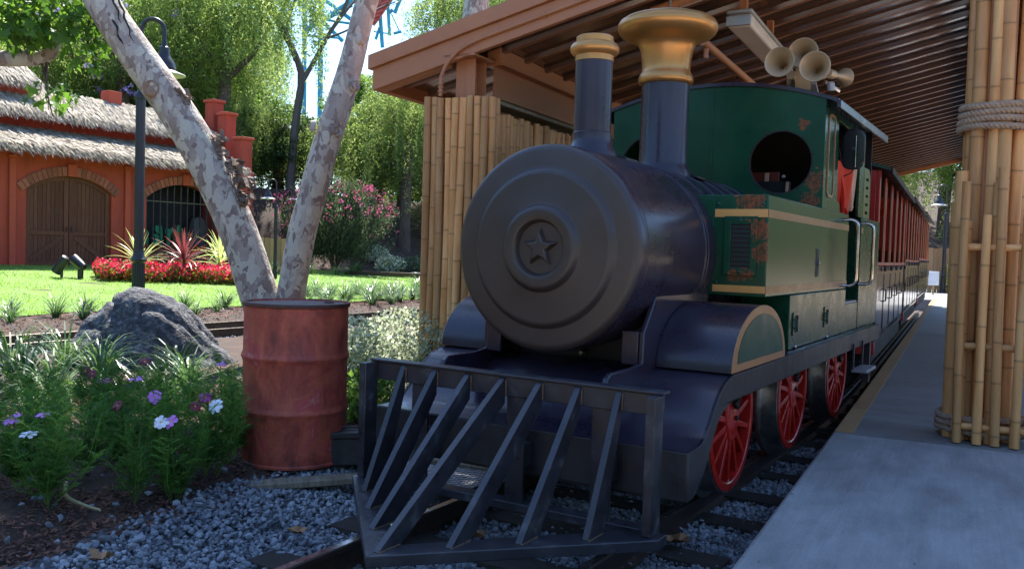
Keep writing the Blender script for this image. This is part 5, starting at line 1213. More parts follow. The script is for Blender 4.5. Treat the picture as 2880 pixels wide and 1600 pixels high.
FLOWERS = [
   (-2.25, 3.952, 0.325, 'pink', 0.105, 0.62, -0.4, 'pink cosmos at the far left picture edge, facing the camera'),
   (-2.156, 4.035, 0.332, 'pink', 0.09, 0.21, -0.35, 'pale pink cosmos seen from the side near the left edge'),
   (-2.074, 3.767, 0.3, 'white', 0.09, 0.16, -0.1, 'white cosmos lowest on the left side of the bed'),
   (-2.402, 4.935, 0.404, 'crimson', 0.085, 0.96, 0.3, 'dark crimson cosmos left before the boulder'),
   (-2.334, 4.878, 0.399, 'crimson', 0.08, 0.88, -0.28, 'crimson cosmos with a yellow centre just right of its dark twin'),
   (-2.199, 4.721, 0.388, 'magenta', 0.09, 0.23, -0.22, 'magenta cosmos seen flat below the boulder'),
   (-2.053, 4.798, 0.391, 'pink', 0.1, 0.18, -0.39, 'lilac pink cosmos seen from the side in the middle of the bed'),
   (-2.215, 5.293, 0.42, 'crimson', 0.09, 0.61, 0.43, 'dark crimson cosmos highest against the boulder'),
   (-1.796, 4.423, 0.362, 'pink', 0.095, 0.91, 0.31, 'pink cosmos with orange centre in the sunny middle of the bed'),
   (-1.907, 4.246, 0.348, 'crimson', 0.075, 0.9, -0.31, 'half open crimson cosmos below the middle of the bed'),
   (-1.554, 4.465, 0.362, 'magenta', 0.085, 0.65, 0.13, 'purple cosmos above the white one near the drum'),
   (-1.545, 4.294, 0.347, 'crimson', 0.07, 0.87, 0.35, 'small crimson cosmos left of the white flower near the drum'),
   (-1.452, 4.32, 0.348, 'white', 0.1, 0.94, -0.41, 'white cosmos nearest the drum'),
   (-1.6, 4.01, 0.321, 'white', 0.085, 0.8, 0.17, 'white cosmos overlapped by a pink one low in the bed'),
   (-1.561, 4.026, 0.322, 'pink', 0.09, 0.75, -0.32, 'pink cosmos in front of a white one low in the bed'),
   (-1.754, 5.289, 0.415, 'pink', 0.085, 0.22, -0.41, 'pale pink cosmos high beside the drum'),
]

# ---------------------------------------------------------------- vegetation
def unit(v): return v/(np.linalg.norm(v, axis=-1, keepdims=True)+1e-9)
def kites(P, D, L, W, sideref=None):
    n = len(P); D = unit(D); S = unit(np.cross(D, rng.normal(size=(n, 3)) if sideref is None else sideref)); Nn = np.cross(D, S)
    m = P+D*(L*.42)[:, None]+Nn*(L*.06)[:, None]
    return np.stack([P, m+S*W[:, None], P+D*L[:, None], m-S*W[:, None]], 1).reshape(-1, 3)
def leafmesh(name, V, tint): return np_mesh(name, V, np.arange(len(V)).reshape(-1, 4), tint)
def rand_ball(n, shell=.0):
    v = unit(rng.normal(size=(n, 3))); r = rng.uniform(shell**3, 1, n)**(1/3); return v*r[:, None]
def pepper(seed, strands=520, R=3.0, drop=(.8, 2.6)):
    V = []; T = []
    # lumpy crown: several domes, strands start on their surface and hang
    domes = [(np.array([rng.uniform(-.6, .6)*R, rng.uniform(-.6, .6)*R, rng.uniform(-.25, .55)*R]), R*rng.uniform(.38, .62)) for _ in range(11)]
    for k_ in range(strands):
        c_, r_ = domes[rng.integers(len(domes))]; d = unit(rng.normal(size=3)); d[2] = abs(d[2])*.8-.05; p0 = c_+d*r_*np.array([1, 1, .8])*rng.uniform(.75, 1.0)
        L = rng.uniform(*drop); n = int(L/.05); t = np.linspace(0, 1, n)
        out = d*np.array([1, 1, 0]); P = p0+np.outer(np.minimum(t*L, .5)*.7, out)+np.outer(-(t**1.25)*L, [0, 0, 1])+np.cumsum(rng.normal(0, .022, (n, 3)), 0)
        tv = np.clip(rng.normal(.45, .17), 0, 1)
        for s in (0, 1, 2):
            D = rng.normal(size=(n, 3))*.8+np.array([0, 0, -.6]); V.append(kites(P+rng.normal(0, .055, (n, 3)), D, rng.uniform(.07, .15, n), rng.uniform(.011, .021, n))); T.append(np.clip(tv+rng.normal(0, .18, n), 0, 1))
    return leafmesh('crown', np.concatenate(V), np.concatenate(T))
def broad(clumps=130, per=110, R=2.6, leaf=(.10, .19), w=.32, flat=.8, cl=(.30, .62)):
    V = []; T = []
    for k_ in range(clumps):
        d = rand_ball(1, .45)[0]; d[2] = d[2]*flat; c_ = d*R; r_ = rng.uniform(*cl); n = int(per*rng.uniform(.6, 1.3))
        P = c_+rand_ball(n, .2)*r_*np.array([1, 1, .7]); D = rng.normal(size=(n, 3))+d*.6+np.array([0, 0, -.35]); L = rng.uniform(*leaf, n)
        V.append(kites(P, D, L, L*w*rng.uniform(.7, 1.1, n))); T.append(np.clip(rng.normal(.42, .15)+rng.normal(0, .18, n), 0, 1))
    return leafmesh('crown', np.concatenate(V), np.concatenate(T))
def trunk_mesh(h, r, seed, crown=2.5, limbs=6, lean=.4):
    q = random.Random(seed); mb = MB(); lx, ly = q.uniform(-lean, lean), q.uniform(-lean, lean)
    pts = lerp_path([(0, 0, -.4), (lx*.1, ly*.1, h*.3), (lx*.5, ly*.5, h*.65), (lx, ly, h)], 14); mb.tube(pts, [r*(1.25-.55*i/13) for i in range(14)], 10)
    for i in range(limbs):
        a_ = 2*PI*i/limbs+q.uniform(-.4, .4); z0 = h*q.uniform(.5, .95); b0 = pts[min(13, int(13*(z0+.4)/(h+.4)))]; rr = crown*q.uniform(.5, .85)
        e = b0+Vector((math.cos(a_)*rr, math.sin(a_)*rr, q.uniform(.5, 1.2)*crown*.8)); m = (b0+e)/2+Vector((q.uniform(-.2, .2), q.uniform(-.2, .2), -.15))
        lp = lerp_path([b0, m, e], 9); mb.tube(lp, [r*.5*(1-.8*j/8) for j in range(9)], 7)
        for j in range(3):
            s_ = lp[4+j]; f = s_+Vector((q.uniform(-.8, .8), q.uniform(-.8, .8), q.uniform(.1, .9))); mb.tube([s_, (s_+f)/2+Vector((0, 0, .08)), f], [r*.2, r*.13, r*.04], 5)
    return mb.mesh('trunk', 60, recalc=False)
pep = [pepper(i) for i in range(3)]; pep_small = pepper(9, 380, 2.0, (.7, 1.7))
brd = [broad(150, 120), broad(130, 120)]; jac = [broad(150, 120, 2.8, (.07, .15), .2, .7, (.35, .7))]
brd_near = broad(170, 150, 2.3, (.09, .16), .34, .85, (.25, .5))
tkm = [trunk_mesh(h, r, i, c) for i, (h, r, c) in enumerate(((4.2, .24, 2.6), (3.4, .2, 2.2), (2.6, .18, 2.0)))]
def tree(name, label, x, y, cz, crown, m, tk=0, s=1.0, group=None, zs=1.0):
    z0 = float(G(x, y)); t = thing(name, label, 'tree', (x, y, z0), rnd.uniform(0, 6.3), group)
    hh = (4.2, 3.4, 2.6)[tk]
    link('crown', crown, m, t, (0, 0, cz), None, (s, s, s*zs)); link('trunk', tkm[tk], barkdark, t, None, None, (1, 1, max(.4, (cz+.3)/hh))); return t
g_ = 'trees on the hillside and behind the garden'
tree('pepper_tree', 'big bright green weeping pepper tree rising right behind the red building', -10.9, 32.5, 6.3, pep[0], pepper_m, 0, 1.25, g_)
tree('pepper_tree', 'weeping pepper tree with bare lower trunk just left of the shelter column', -3.95, 31.6, 4.1, pep[1], pepper_m, 1, .92, g_)
tree('pepper_tree', 'weeping pepper tree seen between the two sycamore trunks on the slope', -8.3, 37, 1.9, pep_small, pepper_m, 2, .95, g_)
tree('pepper_tree', 'tall pepper tree whose top shows over the left edge of the shelter roof', -2.2, 40, 8.6, pep[0], pepper_m, 0, 1.3, g_)
tree('pepper_tree', 'small pepper tree in the shade behind the oleander', -5.6, 33.5, 2.9, pep_small, pepper_m, 2, 1.0, g_)
tree('jacaranda_tree', 'jacaranda tree with a few lilac flowers above the thatched roof', -14.2, 31.5, 6.2, jac[0], jac_m, 0, 1.2, g_)
fl = broad(26, 26, 2.8, (.06, .1), .6, .7, (.15, .3)); tag(link('flowers', fl, lilac_m, bpy.data.objects['jacaranda_tree'], (0, 0, 6.2), None, 1.28), kind='stuff')
tree('jacaranda_tree', 'pale green jacaranda crown right of the crook lamp above the roof ridge', -12.4, 33, 4.6, jac[0], jac_m, 1, .9, g_)
tree('broadleaf_tree', 'dark tree behind the left end of the thatched roof', -20.5, 33, 4.8, brd[0], dark_m, 0, 1.5, g_)
tree('broadleaf_tree', 'mid green tree behind the cupola of the red building', -17.5, 36, 6.5, brd[1], mid_m, 0, 1.5, g_)
tree('broadleaf_tree', 'dark shaded tree on the slope behind the stepped parapet', -9.3, 34.5, 1.7, brd[0], mid_m, 1, .75, g_)
tree('broadleaf_tree', 'leafy dark green tree left of the shelter above the oleander', -5.4, 34.5, 3.9, brd_near, mid_m, 1, .9, g_)
tree('broadleaf_tree', 'dark tree high on the slope left of the slim sycamore trunk', -14.5, 43, 3.6, brd[1], dark_m, 0, 1.3, g_)
# far ranks of trees closing the view, each with its own place
far = [(-26, 30, 6, 1.9), (-23, 40, 7, 2.0), (-18.5, 44, 6, 1.8), (-31, 24, 6, 2.0), (-17.0, 50, 4.2, 1.6), (-8.3, 56, 2.0, 1.1), (-4, 52, 4.0, 1.5), (.5, 50, 7.5, 1.9), (5, 55, 7, 2.0), (-38, 18, 6, 2.0)]
for i, (x, y, cz, s) in enumerate(far):
    tree('broadleaf_tree' if i % 2 else 'pepper_tree', 'one of the far hillside trees closing the view behind the garden', x, y, cz, (brd[i % 2] if i % 2 else pep[i % 3]), (mid_m if i % 4 == 1 else dark_m) if i % 2 else pepper_m, 0, s, 'far hillside trees')
for (x, y, cz, k_, s, lab) in ((-4.6, 36.0, 2.4, 1, .95, 'pepper tree added to shade the slope above the oleander'), (-1.6, 34.5, 2.6, 0, .9, 'pepper tree added to shade the slope, hidden behind the bamboo column'), (-2.9, 38.5, 3.0, 2, 1.0, 'pepper tree added to shade the slope from its top, left of the shelter'), (-15.5, 34, 3.6, 2, 1.25, 'pepper tree filling the view above the thatched roof'), (-18, 30.5, 4.2, 1, 1.3, 'pepper tree above the left end of the thatched roof'), (-15.0, 38.5, 4.2, 0, 1.2, 'pepper tree behind the crook lamp head'), (-12.9, 36.2, 5.0, 2, 1.0, 'pepper tree rising just right of the crook lamp'), (-17.0, 41.0, 6.0, 1, 1.4, 'tall pepper tree behind the cupola'), (-15.2, 45.0, 7.0, 0, 1.4, 'pepper tree far back over the roof ridge'), (-21.5, 37.0, 6.5, 2, 1.5, 'pepper tree at the upper left corner'), (-10.4, 33.6, 1.6, 1, .8, 'pepper tree low behind the stepped parapet')):  # first three trees added to shade the slope
    tree('pepper_tree', lab, x, y, cz, pep[k_], pepper_m, 1, s, g_)
# beyond the platform
for (x, y, cz, s, k_, lab) in [(20.5, 42, 4.3, 1.5, 0, 'bright green tree beyond the fence at the far end of the train'), (25.5, 45, 6.5, 1.9, 1, 'dark tree behind the bright tree at the end of the platform'), (17.5, 46, 3.2, 1.2, 0, 'low feathery tree behind the far wooden fence'), (29, 40, 5, 1.8, 0, 'tree to the right of the platform end, behind the bamboo column'), (24, 22, 3.6, 1.4, 0, 'tree on the right beyond the bamboo fence'), (30, 27, 4.5, 1.7, 1, 'dark tree on the right beyond the bamboo fence'), (30, 8.5, 4.0, 1.7, 0, 'sunlit tree to the right of the platform, outside the picture edge'), (31, -4, 4.5, 1.9, 0, 'second sunlit tree to the right of the platform')]:
    tree('pepper_tree' if k_ == 0 else 'broadleaf_tree', lab, x, y, cz, pep[1] if k_ == 0 else brd[0], pepper_m if k_ == 0 else dark_m, 0, s, 'trees beyond the platform')
for i, (x, y, cz, s) in enumerate(((-5, -27, 4.5, 2.0), (3.5, -26, 4.4, 1.9), (11, -25, 4.6, 2.0), (19, -21, 4.6, 1.9), (-13, -23, 4.6, 1.9), (-20, -12, 4.4, 1.7), (27, -9, 4.4, 1.7), (-23, 0, 4.6, 1.7), (-19, -5, 4.2, 1.6), (-16, -14, 4.4, 1.7), (-9, -20, 4.4, 1.7), (-1, -22, 4.4, 1.8), (7, -21, 4.6, 1.8), (15, -19, 4.2, 1.6), (-19, 4, 4.4, 1.5), (24, -14, 4.4, 1.6))):  # unseen trees added to cut low sky light and its reflections
    tree('broadleaf_tree', 'one of the unseen trees added behind the camera to block low sky', x, y, cz, brd[i % 2], mid_m, 0, s, 'unseen trees added behind the camera')
# bare tree
def bare(path0, r0, depth, q, mb):
    mb.tube(path0, [r0*(1-.45*i/(len(path0)-1)) for i in range(len(path0))], 6 if depth < 2 else 4)
    if depth > 3 or r0 < .006: return
    for k_ in range(2 if depth else 3):
        i = q.randint(len(path0)//2, len(path0)-1); p = path0[i]; d = (path0[-1]-path0[0]).normalized(); L = (path0[-1]-path0[0]).length*q.uniform(.5, .8)
        d2 = (d+Vector((q.uniform(-.8, .8), q.uniform(-.3, .3), q.uniform(-.15, .6)))).normalized()
        bare(lerp_path([p, p+d2*L*.5+Vector((q.uniform(-.1, .1), 0, q.uniform(-.1, .15)))*L, p+d2*L], 6), r0*.6, depth+1, q, mb)
mb = MB(); q = random.Random(3)
for pts, r in (([(0, 0, 0), (.15, 0, 2.6), (.35, 0, 4.3), (.1, 0, 5.2), (-.75, 0, 6.8), (-1.5, 0, 8.0)], .17), ([(.35, 0, 4.2), (.8, .2, 5.1), (1.2, .2, 5.9), (1.75, .3, 6.9), (2.2, .2, 8.0)], .10), ([(.1, 0, 5.3), (-.25, .1, 6.2), (.0, .2, 7.3), (.3, .1, 8.2)], .07), ([(-.75, 0, 6.7), (-1.3, .1, 7.2), (-2.3, .2, 7.3)], .05), ([(1.2, .2, 5.9), (2.1, .2, 6.3), (2.9, .3, 7.0)], .05)):
    bare(lerp_path(pts, 12), r, 0, q, mb)
bt = thing('bare_tree', 'bare branched dead tree on the slope against the sky', 'tree', (-8.45, 33, float(G(-8.45, 33))-.2)); mb.build('branches', bareb, bt, smooth=60)

# ---------------------------------------------------------------- sycamore in front (two trunks from one foot) with its crown overhead
sy = thing('sycamore_tree', 'mottled two trunked sycamore behind the red drum, one trunk leaning left', 'tree', (0, 0, 0))
def bumpy_tube(pts, rad, seed, n=28, m=70):
    P = lerp_path(pts, m); R = np.interp(np.linspace(0, 1, m), np.linspace(0, 1, len(rad)), rad); mb = MB(); mb.tube(P, list(R), n)
    out = []
    for i, v in enumerate(mb.v[:m*n]):
        c_ = P[i//n]; d = Vector(v)-c_; k_ = 1+.055*mn.noise(Vector(v)*2.2+Vector((seed, 0, 0)))+.02*mn.noise(Vector(v)*7); out.append(tuple(c_+d*k_))
    mb.v = out+mb.v[m*n:]; return mb
t1 = [(-2.12, 8.52, -.2), (-2.2, 8.5, .05), (-2.3, 8.5, .27), (-2.44, 8.5, .66), (-2.64, 8.5, 1.22), (-2.87, 8.5, 1.72), (-3.16, 8.5, 2.25), (-3.50, 8.5, 2.72), (-3.78, 8.5, 3.1), (-4.03, 8.5, 3.48), (-4.5, 8.55, 4.3), (-5.0, 8.7, 5.6), (-5.2, 8.8, 7.2)]
a1 = bumpy_tube(t1, [.25, .22, .20, .185, .18, .18, .175, .17, .165, .16, .15, .13, .08], 1).build('trunk', bark, sy, smooth=60)
t2_ = [(-2.22, 8.54, -.2), (-2.21, 8.53, .1), (-2.2, 8.52, .27), (-2.15, 8.5, .66), (-2.06, 8.5, 1.25), (-1.94, 8.5, 1.75), (-1.85, 8.5, 2.1), (-1.70, 8.5, 2.6), (-1.60, 8.5, 2.98), (-1.47, 8.5, 3.55), (-1.2, 8.55, 4.6), (-.8, 8.7, 6.0), (-.6, 8.8, 7.4)]
a2_ = bumpy_tube(t2_, [.19, .17, .15, .135, .135, .135, .13, .125, .115, .105, .10, .08, .05], 5).build('trunk', bark, sy, smooth=60)
# scars, knots and peeling bark on the trunks
def knot(p, n_, r, par, m=barkloose, name='knot'):
    n_ = Vector(n_).normalized(); X = n_.orthogonal().normalized(); Y = n_.cross(X); P = Vector(p)
    return MB().lathe([(.001, .012), (r*.3, .014), (r*.55, .006), (r*.62, .016), (r*.78, .016), (r*.92, .028), (r*1.1, .018), (r*1.35, -.02)], 20, lambda x, y, h: P+X*x+Y*y*1.05+n_*h).build(name, m, par, smooth=60)
kn = knot((-3.46, 8.345, 2.62), (.1, -1, .12), .068, a1, mat('cut_wood', [(0, (.22, .13, .085)), (1, (.40, .27, .18))], 14, .85, bump=.3), 'cut_branch_scar')
for (p, n_, r) in (((-3.22, 8.44, 2.50), (.8, -.3, .5), .085), ((-2.88, 8.45, 2.10), (.85, -.35, .5), .09), ((-2.72, 8.44, 1.85), (.85, -.35, .5), .11), ((-2.60, 8.43, 1.68), (.85, -.4, .5), .09)):
    P = Vector(p); mb = MB()
    for i in range(26):
        c_ = P+Vector((rnd.uniform(-.07, .07)+.02, rnd.uniform(-.05, .05), rnd.uniform(-.12, .12))); d = Vector((.25+rnd.uniform(-.2, .3), -.25+rnd.uniform(-.3, .3), -.6+rnd.uniform(-.4, .9))).normalized(); s2_ = d.cross(Vector((.6, -.6, .3))).normalized(); th = d.cross(s2_)*.006
        mb.obox(c_, d*rnd.uniform(.025, .065), s2_*rnd.uniform(.012, .035), th)
    mb.build('peeling_bark', barkloose, a1, smooth=0)
for (p, n_) in (((-1.55, 8.41, 2.72), (.9, -.45, .2)), ((-1.95, 8.42, 2.32), (-.9, -.4, .1)), ((-1.50, 8.42, 3.15), (.9, -.4, .1)), ((-1.72, 8.40, 2.28), (.5, -.8, 0))):
    knot(p, n_, .045, a2_, bark)
crk = MB(); 
for xo, z0, z1 in ((-3.86, 3.52, 3.22), (-3.80, 3.50, 3.05), (-3.83, 3.25, 3.12), (-3.78, 3.12, 3.02)):
    pts = [(xo+(z0-z)*.35+.012*math.sin(z*40), 8.5-.163, z) for z in np.linspace(z0, z1, 9)]; crk.tube(pts, [.004, .010, .012, .009, .012, .010, .008, .006, .003], 6)
crk.build('bark_crack', darkin, a1, smooth=60)
# horizontal limb from the left, outside the frame
lmb = bumpy_tube([(-8.2, 8.9, 2.6), (-6.8, 8.85, 2.86), (-5.6, 8.8, 2.94), (-5.0, 8.8, 2.95), (-4.72, 8.8, 2.98), (-4.60, 8.8, 3.15), (-4.5, 8.85, 3.6)], [.11, .10, .085, .078, .07, .05, .03], 11, 16, 40)
lt = thing('sycamore_tree', 'pale sycamore limb with maple shaped leaves reaching in from the left edge', 'tree', (0, 0, 0)); lmo = lmb.build('limb', bark, lt, smooth=60)
bumpy_tube([(-9.6, 9.0, -.2), (-9.3, 9.0, 1.2), (-8.7, 8.95, 2.2), (-8.1, 8.9, 2.62)], [.2, .17, .14, .11], 3, 14, 20).build('trunk', bark, lt, smooth=60)
MB().tube(lerp_path([(-4.74, 8.78, 2.92), (-4.70, 8.78, 2.75), (-4.67, 8.78, 2.55), (-4.62, 8.78, 2.38)], 10), [.014-.001*i for i in range(10)], 6).build('twig', barkdark, lt)
# lobed leaf outline
LOBE = np.array([(0, 0), (.16, .05), (.50, .02), (.34, .26), (.52, .52), (.22, .50), (0, 1.0), (-.22, .50), (-.52, .52), (-.34, .26), (-.50, .02), (-.16, .05)])
def lobed(P, D, L, Nr):
    n = len(P); D = unit(D); S = unit(np.cross(D, Nr)); N2 = np.cross(S, D); k_ = len(LOBE)
    x = LOBE[:, 0][None, :, None]; y = LOBE[:, 1][None, :, None]; fold = (np.abs(LOBE[:, 0])*.25)[None, :, None]-(LOBE[:, 1]**2*.18)[None, :, None]
    V = P[:, None]+(S[:, None]*x+D[:, None]*y+N2[:, None]*fold)*L[:, None, None]
    return V.reshape(-1, 3), np.arange(n*k_).reshape(n, k_)
cen = [(-5.0, 8.6, 3.35, .5, .28, 130), (-4.55, 8.5, 3.30, .45, .25, 130), (-4.15, 8.7, 3.30, .28, .26, 90), (-5.1, 8.7, 3.7, .6, .3, 170), (-4.4, 8.7, 3.65, .45, .25, 110), (-4.55, 8.75, 2.58, .26, .16, 34), (-4.75, 8.5, 3.10, .30, .10, 40), (-4.28, 8.7, 3.05, .22, .2, 40)]
P = np.concatenate([np.array(c_[:3])+rand_ball(c_[5])*np.array([c_[3], .35, c_[4]]) for c_ in cen]); n = len(P)
V, F = lobed(P, rng.normal(size=(n, 3))*.5+np.array([.25, 0, -.75]), rng.uniform(.075, .15, n), rng.normal(size=(n, 3))*.7+np.array([0, -.6, .9]))
link('leaves', np_mesh('leaves', V, F, np.clip(rng.normal(.5, .25, n), 0, 1)), syc_m, lt)
mb = MB()
for c_ in cen:
    for k_ in range(5):
        p = Vector(c_[:3]); e = p+Vector((rnd.uniform(-1, 1)*c_[3], rnd.uniform(-.2, .2), rnd.uniform(-1, 1)*c_[4])); b_ = Vector((p.x-.15, 8.8, max(2.95, p.z-.2))); mb.tube([b_, (b_+e)/2+Vector((0, 0, .05)), e], [.008, .006, .003], 5)
mb.build('twig', barkdark, lt)
def canopy(parent, balls, n, L=(.16, .28)):
    w_ = np.array([b[3]*b[4] for b in balls]); w_ /= w_.sum(); V = []; T = []
    for b, k_ in zip(balls, (w_*n).astype(int)):
        nc = max(8, k_//70)
        cc = np.array(b[:3])+rand_ball(nc)*np.array([b[3], b[4], b[5]]); idx = rng.integers(nc, size=k_); P = cc[idx]+rand_ball(k_)*np.array([.62, .62, .36])
        l_ = rng.uniform(*L, k_); V.append(kites(P, rng.normal(size=(k_, 3))+np.array([0, 0, -.3]), l_, l_*.42)); T.append(np.clip(rng.normal(.4, .22, k_), 0, 1))
    return link('crown', leafmesh('crown', np.concatenate(V), np.concatenate(T)), syc_m, parent)
canopy(sy, CAN1, 10500)
s3 = thing('sycamore_tree', 'sycamore trunk rising behind the low side of the shelter roof', 'tree', (0, 0, 0))
bumpy_tube([(-.95, 14, -.3), (-.85, 14, 2.5), (-.70, 14, 5), (-.4, 16, 9.8)], [.26, .22, .2, .13], 8, 20, 40).build('trunk', bark, s3, smooth=60)
canopy(s3, [(-.3, 17.6, 10.6, 2.0, 1.5, 1.0)], 2500)
s4 = thing('sycamore_tree', 'unseen sycamore added to shade the platform from the right, beyond the picture edge', 'tree', (0, 0, 0))
bumpy_tube([(7.3, 8.6, -.3), (7.2, 8.6, 2.5), (6.6, 8.6, 5), (5.6, 8.6, 7.8)], [.3, .25, .2, .12], 9, 20, 30).build('trunk', bark, s4, smooth=60)
canopy(s4, CAN2, 13000)

# ---------------------------------------------------------------- strap-leaved tufts
def tuft(n, L, seed, droop=1.0, w=.006, spread=.9):
    q = random.Random(seed); V = []; T = []
    for i in range(n):
        a_ = q.uniform(0, 2*PI); l = L*q.uniform(.55, 1.1); el = q.uniform(.7, 1.45); d = Vector((math.cos(a_), math.sin(a_), 0)); sd = Vector((-math.sin(a_), math.cos(a_), 0)); p = d*q.uniform(0, .045)
        seg = 5; e = el; pts = []; t_ = q.random()
        for k_ in range(seg+1):
            pts.append((p.copy(), w*(1-.75*(k_/seg)**2))); p = p+(d*math.cos(e)*spread+Vector((0, 0, math.sin(e))))*(l/seg); e -= droop*(.16+.36*k_/seg)*q.uniform(.7, 1.3)
        for k_ in range(seg):
            (p0, w0), (p1, w1) = pts[k_], pts[k_+1]; V += [p0-sd*w0, p0+sd*w0, p1+sd*w1, p1-sd*w1]; T.append(t_)
    return leafmesh('tuft', np.array([v[:] for v in V]), np.array(T))
tf = [tuft(80, .56, i, 1.0, .008) for i in range(4)]; tfd = [tuft(70, .55, 10+i, 1.2, .008) for i in range(3)]
def put_tuft(x, y, s, k_, label, group, var=tf, z=None):
    o = link('lily_turf', var[k_ % len(var)], lir_m, None, (x, y, (float(G(x, y)) if z is None else z)-.01), (0, 0, rnd.uniform(0, 6.3)), s*rnd.uniform(.85, 1.12)); tag(o, label, 'grassy plant', group)
i = 0
for s in np.arange(-2.2, 8.0, .62):
    for u in (1.75, 2.5):
        if rnd.random() < .22: continue
        p = T3(s+rnd.uniform(-.2, .2)+(.3 if u > 2 else 0), u+rnd.uniform(-.18, .18), 0); put_tuft(p.x, p.y, .95 if u > 2 else .72, i, 'strap leaved lily turf in the mulch strip along the lawn', 'lily turf along the lawn edge left of the sycamore'); i += 1
for s in np.arange(8.0, 14.6, .56):
    for u in (1.75, 2.3, 2.9, 3.5):
        p = T3(s+rnd.uniform(-.2, .2), u+rnd.uniform(-.2, .2), 0); put_tuft(p.x, p.y, .98, i, 'lily turf massed in front of the lawn right of the sycamore', 'lily turf right of the sycamore'); i += 1
for s in np.arange(11, 17.5, .5):
    p = T3(s+rnd.uniform(-.2, .2), 7.9+rnd.uniform(-.25, .3), 0); put_tuft(p.x, p.y, .95, i, 'lily turf in the row below the oleander', 'lily turf below the oleander'); i += 1
for (x, y, s, lab) in ((-4.05, 7.95, 1.15, 'dark lily turf clump hugging the left foot of the boulder'), (-3.75, 6.75, 1.35, 'large dark lily turf clump left in front of the boulder'), (-3.25, 6.95, 1.1, 'lily turf clump before the middle of the boulder'), (-2.55, 6.95, 1.0, 'lily turf with pale leaves before the right foot of the boulder'), (-4.4, 6.6, 1.1, 'lily turf clump cut by the left picture edge'), (-3.1, 5.7, .8, 'lily turf half hidden among the feathery cosmos'), (-2.25, 8.9, .9, 'lily turf between boulder and drum by the garden track'), (-1.55, 5.3, .6, 'small grassy tuft tucked against the left of the drum'), (-1.0, 7.9, 1.0, 'lily turf behind the silvery shrub at the garden track'), (-.72, 8.1, 1.1, 'lily turf at the foot of the left bamboo column'), (-1.45, 8.0, .9, 'lily turf right behind the drum'), (-4.35, 7.6, 1.2, 'lily turf left of the clump at the boulder foot'), (-3.55, 7.55, 1.0, 'lily turf touching the front of the boulder'), (-2.85, 7.5, .95, 'lily turf below the right shoulder of the boulder'), (-3.3, 6.3, 1.15, 'lily turf behind the tallest cosmos on the left'), (-2.5, 6.35, .95, 'lily turf behind the middle of the cosmos bed'), (-1.9, 6.6, .9, 'lily turf behind the cosmos near the drum'), (-3.9, 6.0, 1.2, 'lily turf at the left end of the cosmos bed')):
    put_tuft(x, y, s, i, lab, 'dark lily turf near the boulder and drum', tfd); i += 1

# ---------------------------------------------------------------- flower bed: begonias and cordylines
bgm = []
for v in range(3):
    n = 90; P = rand_ball(n, .3)*np.array([.17, .17, .13])+np.array([0, 0, .14]); P[:, 2] = np.abs(P[:, 2])
    L = rng.uniform(.05, .09, n); bgm.append((leafmesh('foliage', kites(P, rng.normal(size=(n, 3))+np.array([0, 0, .3]), L, L*.42), rng.uniform(0, 1, n)),))
    m_ = 75; P = rand_ball(m_, .75)*np.array([.17, .17, .13])+np.array([0, 0, .17]); P[:, 2] = np.abs(P[:, 2])+.02; L = rng.uniform(.03, .055, m_)
    bgm[-1] += (leafmesh('blossom', kites(P, rng.normal(size=(m_, 3)), L, L*.55), rng.uniform(0, 1, m_)),)
p0, p1 = Vector((-8.55, 18.5, 0)), Vector((-6.05, 20.05, 0)); dd = (p1-p0).normalized(); nn = Vector((-dd.y, dd.x, 0))
for i in range(15):
    for j in range(5):
        p = p0+dd*(i*.2+rnd.uniform(-.06, .06))+nn*(j*.22+rnd.uniform(-.05, .05)+.06*math.sin(i)); k_ = rnd.randrange(3)
        t = thing('begonia', 'red flowering begonia in the bed before the red building', 'flower plant', (p.x, p.y, float(G(p.x, p.y))), rnd.uniform(0, 6.3), 'red begonias in the flower bed'); t.scale = (rnd.uniform(.9, 1.2),)*2+(rnd.uniform(1.1, 1.5),)
        link('foliage', bgm[k_][0], begl_m, t); link('blossom', bgm[k_][1], beg_m, t)
def swordleaf(L, w, droop, seg=6):
    V = []; p = Vector((0, 0, 0)); e = 0.0; pts = []
    for k_ in range(seg+1):
        t = k_/seg; pts.append((p.copy(), w*(.55+1.2*t-1.72*t**2) if t < 1 else .0006)); p = p+Vector((math.cos(e), 0, math.sin(e)))*(L/seg); e -= droop/seg*(.4+1.2*t)
    mb = MB(); vs = []
    for p, ww in pts: vs += [p+Vector((0, -ww, ww*.35)), p, p+Vector((0, ww, ww*.35))]
    mb.add(vs, [f for k_ in range(seg) for f in ((k_*3, k_*3+1, k_*3+4, k_*3+3), (k_*3+1, k_*3+2, k_*3+5, k_*3+4))]); return mb.mesh('leaf', 60, recalc=False)
sw = [swordleaf(.56, .020, d) for d in (.35, .7, 1.1)]
swr = [swordleaf(.58, .019, d) for d in (.35, .7, 1.1)]
for me in sw+swr:
    a_ = me.attributes.new('tint', 'FLOAT', 'FACE'); a_.data.foreach_set('value', np.full(len(me.polygons), .5, np.float32))
def cordyline(x, y, m, var, n, label, s=1.0, stem=.30):
    t = thing('cordyline', label, 'cordyline', (x, y, float(G(x, y))), 0, 'cordylines in the flower bed'); t.scale = (s,)*3
    MB().tube([(0, 0, -.02), (0, 0, stem+.02)], [.03, .022], 8).build('stem', barkdark, t)
    for i in range(n):
        el = 1.5-1.5*(i/n)**.9+rnd.uniform(-.12, .12); link('leaf', var[min(2, int(3*i/n))], m, t, (0, 0, stem-.05+.05*rnd.random()), (0, -el, i*2.4+rnd.uniform(-.3, .3)), rnd.uniform(.8, 1.12))
cordyline(-8.25, 19.35, cordg_m, sw, 34, 'lime striped cordyline behind the crook lamp post', 1.4)
